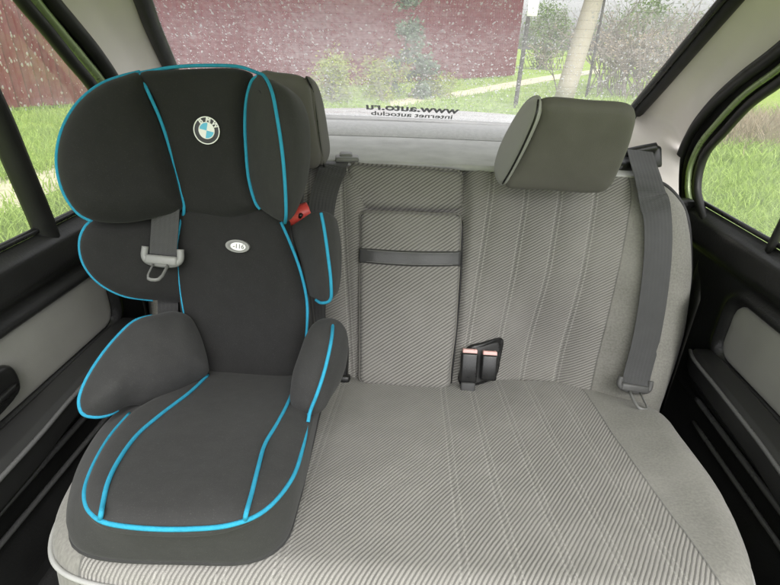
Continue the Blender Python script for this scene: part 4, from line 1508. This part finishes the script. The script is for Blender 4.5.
bush('bush', gnd(640, 78), 1.5, 2.6, M['bush_g'], 'large loose green bush behind the pale thicket', 'bush', 3200, .07, 10)
bush('bush', gnd(538, 69), 1.3, 2.8, M['bush_g'], 'dark green bush just right of the fence end', 'bush', 3000, .08, 10)
bush('bush', gnd(706, 82), 1.3, 2.2, M['bush_g'], 'green bush nearest the right rear pillar', 'bush', 2600, .06, 10)
# dry stalks bank seen in the right window
V, F = [], []
for _ in range(9000):
    p = gnd(random.uniform(690, 900), random.uniform(128, 150))
    p += Vector((random.gauss(0, .3), random.gauss(0, .3), 0))
    h = random.uniform(.12, .42)
    q = p + Vector((random.gauss(0, .6), random.gauss(0, .6), 1)) * h
    dx = Vector((random.uniform(-1, 1), random.uniform(-1, 1), 0)).normalized() * .006
    b_ = len(V); V += [p - dx, p + dx, q]; F.append((b_, b_ + 1, b_ + 2))
tag(link('dry_grass', mesh_from(V, F), M['dry'], smooth=False), 'dry brown stalks on the bank beyond the right window', 'dry grass', kind='stuff')

# concrete pole with its slanting brace, dark posts
def post(name, p, q, r0, r1, mat, label, cat, capped=True):
    root = thing(name, label, cat, p)
    tube('shaft', [p, q], lambda t: r0 + (r1 - r0) * t, mat, root, n=10, smooth=6)
    return root


pp = gnd(562, 104)
top = at(612, -60, pp.y * .98)
post('utility_pole', pp, top, .19, .15, M['concrete'], 'leaning pale concrete utility pole beyond the rear window', 'utility pole')
p2 = gnd(515, 108); q2 = at(537, -40, p2.y)
r2 = post('fence_post', p2, q2, .04, .035, M['dark_wood'], 'thin dark post at the end of the burgundy fence', 'post')
rbox('notice_plate', frame(at(533, 8, p2.y - .05), (1, 0, 0), (0, 1, 0), (0, 0, 1)), (.17, .015, .24), M['white'], r2, .004, 1)
p3 = gnd(586, 98); q3 = at(612, -40, p3.y)
post('fence_post', p3, q3, .03, .025, M['dark_wood'], 'thin dark stake to the right of the concrete pole', 'post')

# ------------------------------------------------------------------ light
w = bpy.data.worlds.new('World'); scene.world = w; w.use_nodes = True
nt = w.node_tree; nt.nodes.clear()
sky = nt.nodes.new('ShaderNodeTexSky'); sky.sky_type = 'NISHITA'; sky.sun_disc = False
SUN_EL, SUN_AZ = 52, 165
sky.sun_elevation = R_(SUN_EL); sky.sun_rotation = R_(SUN_AZ)
sky.air_density = 1.0; sky.dust_density = 4.0; sky.ozone_density = 1.0
hs = nt.nodes.new('ShaderNodeHueSaturation'); hs.inputs['Saturation'].default_value = .10; hs.inputs['Value'].default_value = 2.6
bg = nt.nodes.new('ShaderNodeBackground'); bg.inputs['Strength'].default_value = .15
ow = nt.nodes.new('ShaderNodeOutputWorld')
nt.links.new(sky.outputs[0], hs.inputs['Color']); nt.links.new(hs.outputs[0], bg.inputs[0]); nt.links.new(bg.outputs[0], ow.inputs[0])
sd = bpy.data.lights.new('sun', 'SUN'); sd.energy = 1.2; sd.angle = R_(50); sd.color = (1, .97, .93)
so = bpy.data.objects.new('sun', sd); COL.objects.link(so)
az = R_(SUN_AZ)
sdir = Vector((math.sin(az) * math.cos(R_(SUN_EL)), math.cos(az) * math.cos(R_(SUN_EL)), math.sin(R_(SUN_EL))))
so.rotation_euler = sdir.to_track_quat('Z', 'Y').to_euler()

scene.view_settings.view_transform = 'Standard'
scene.view_settings.look = 'None'
scene.view_settings.exposure = 0
scene.view_settings.gamma = 1
scene.render.engine = 'CYCLES'
scene.cycles.use_denoising = True
scene.cycles.max_bounces = 7
scene.cycles.transparent_max_bounces = 24
scene.cycles.sample_clamp_indirect = 6
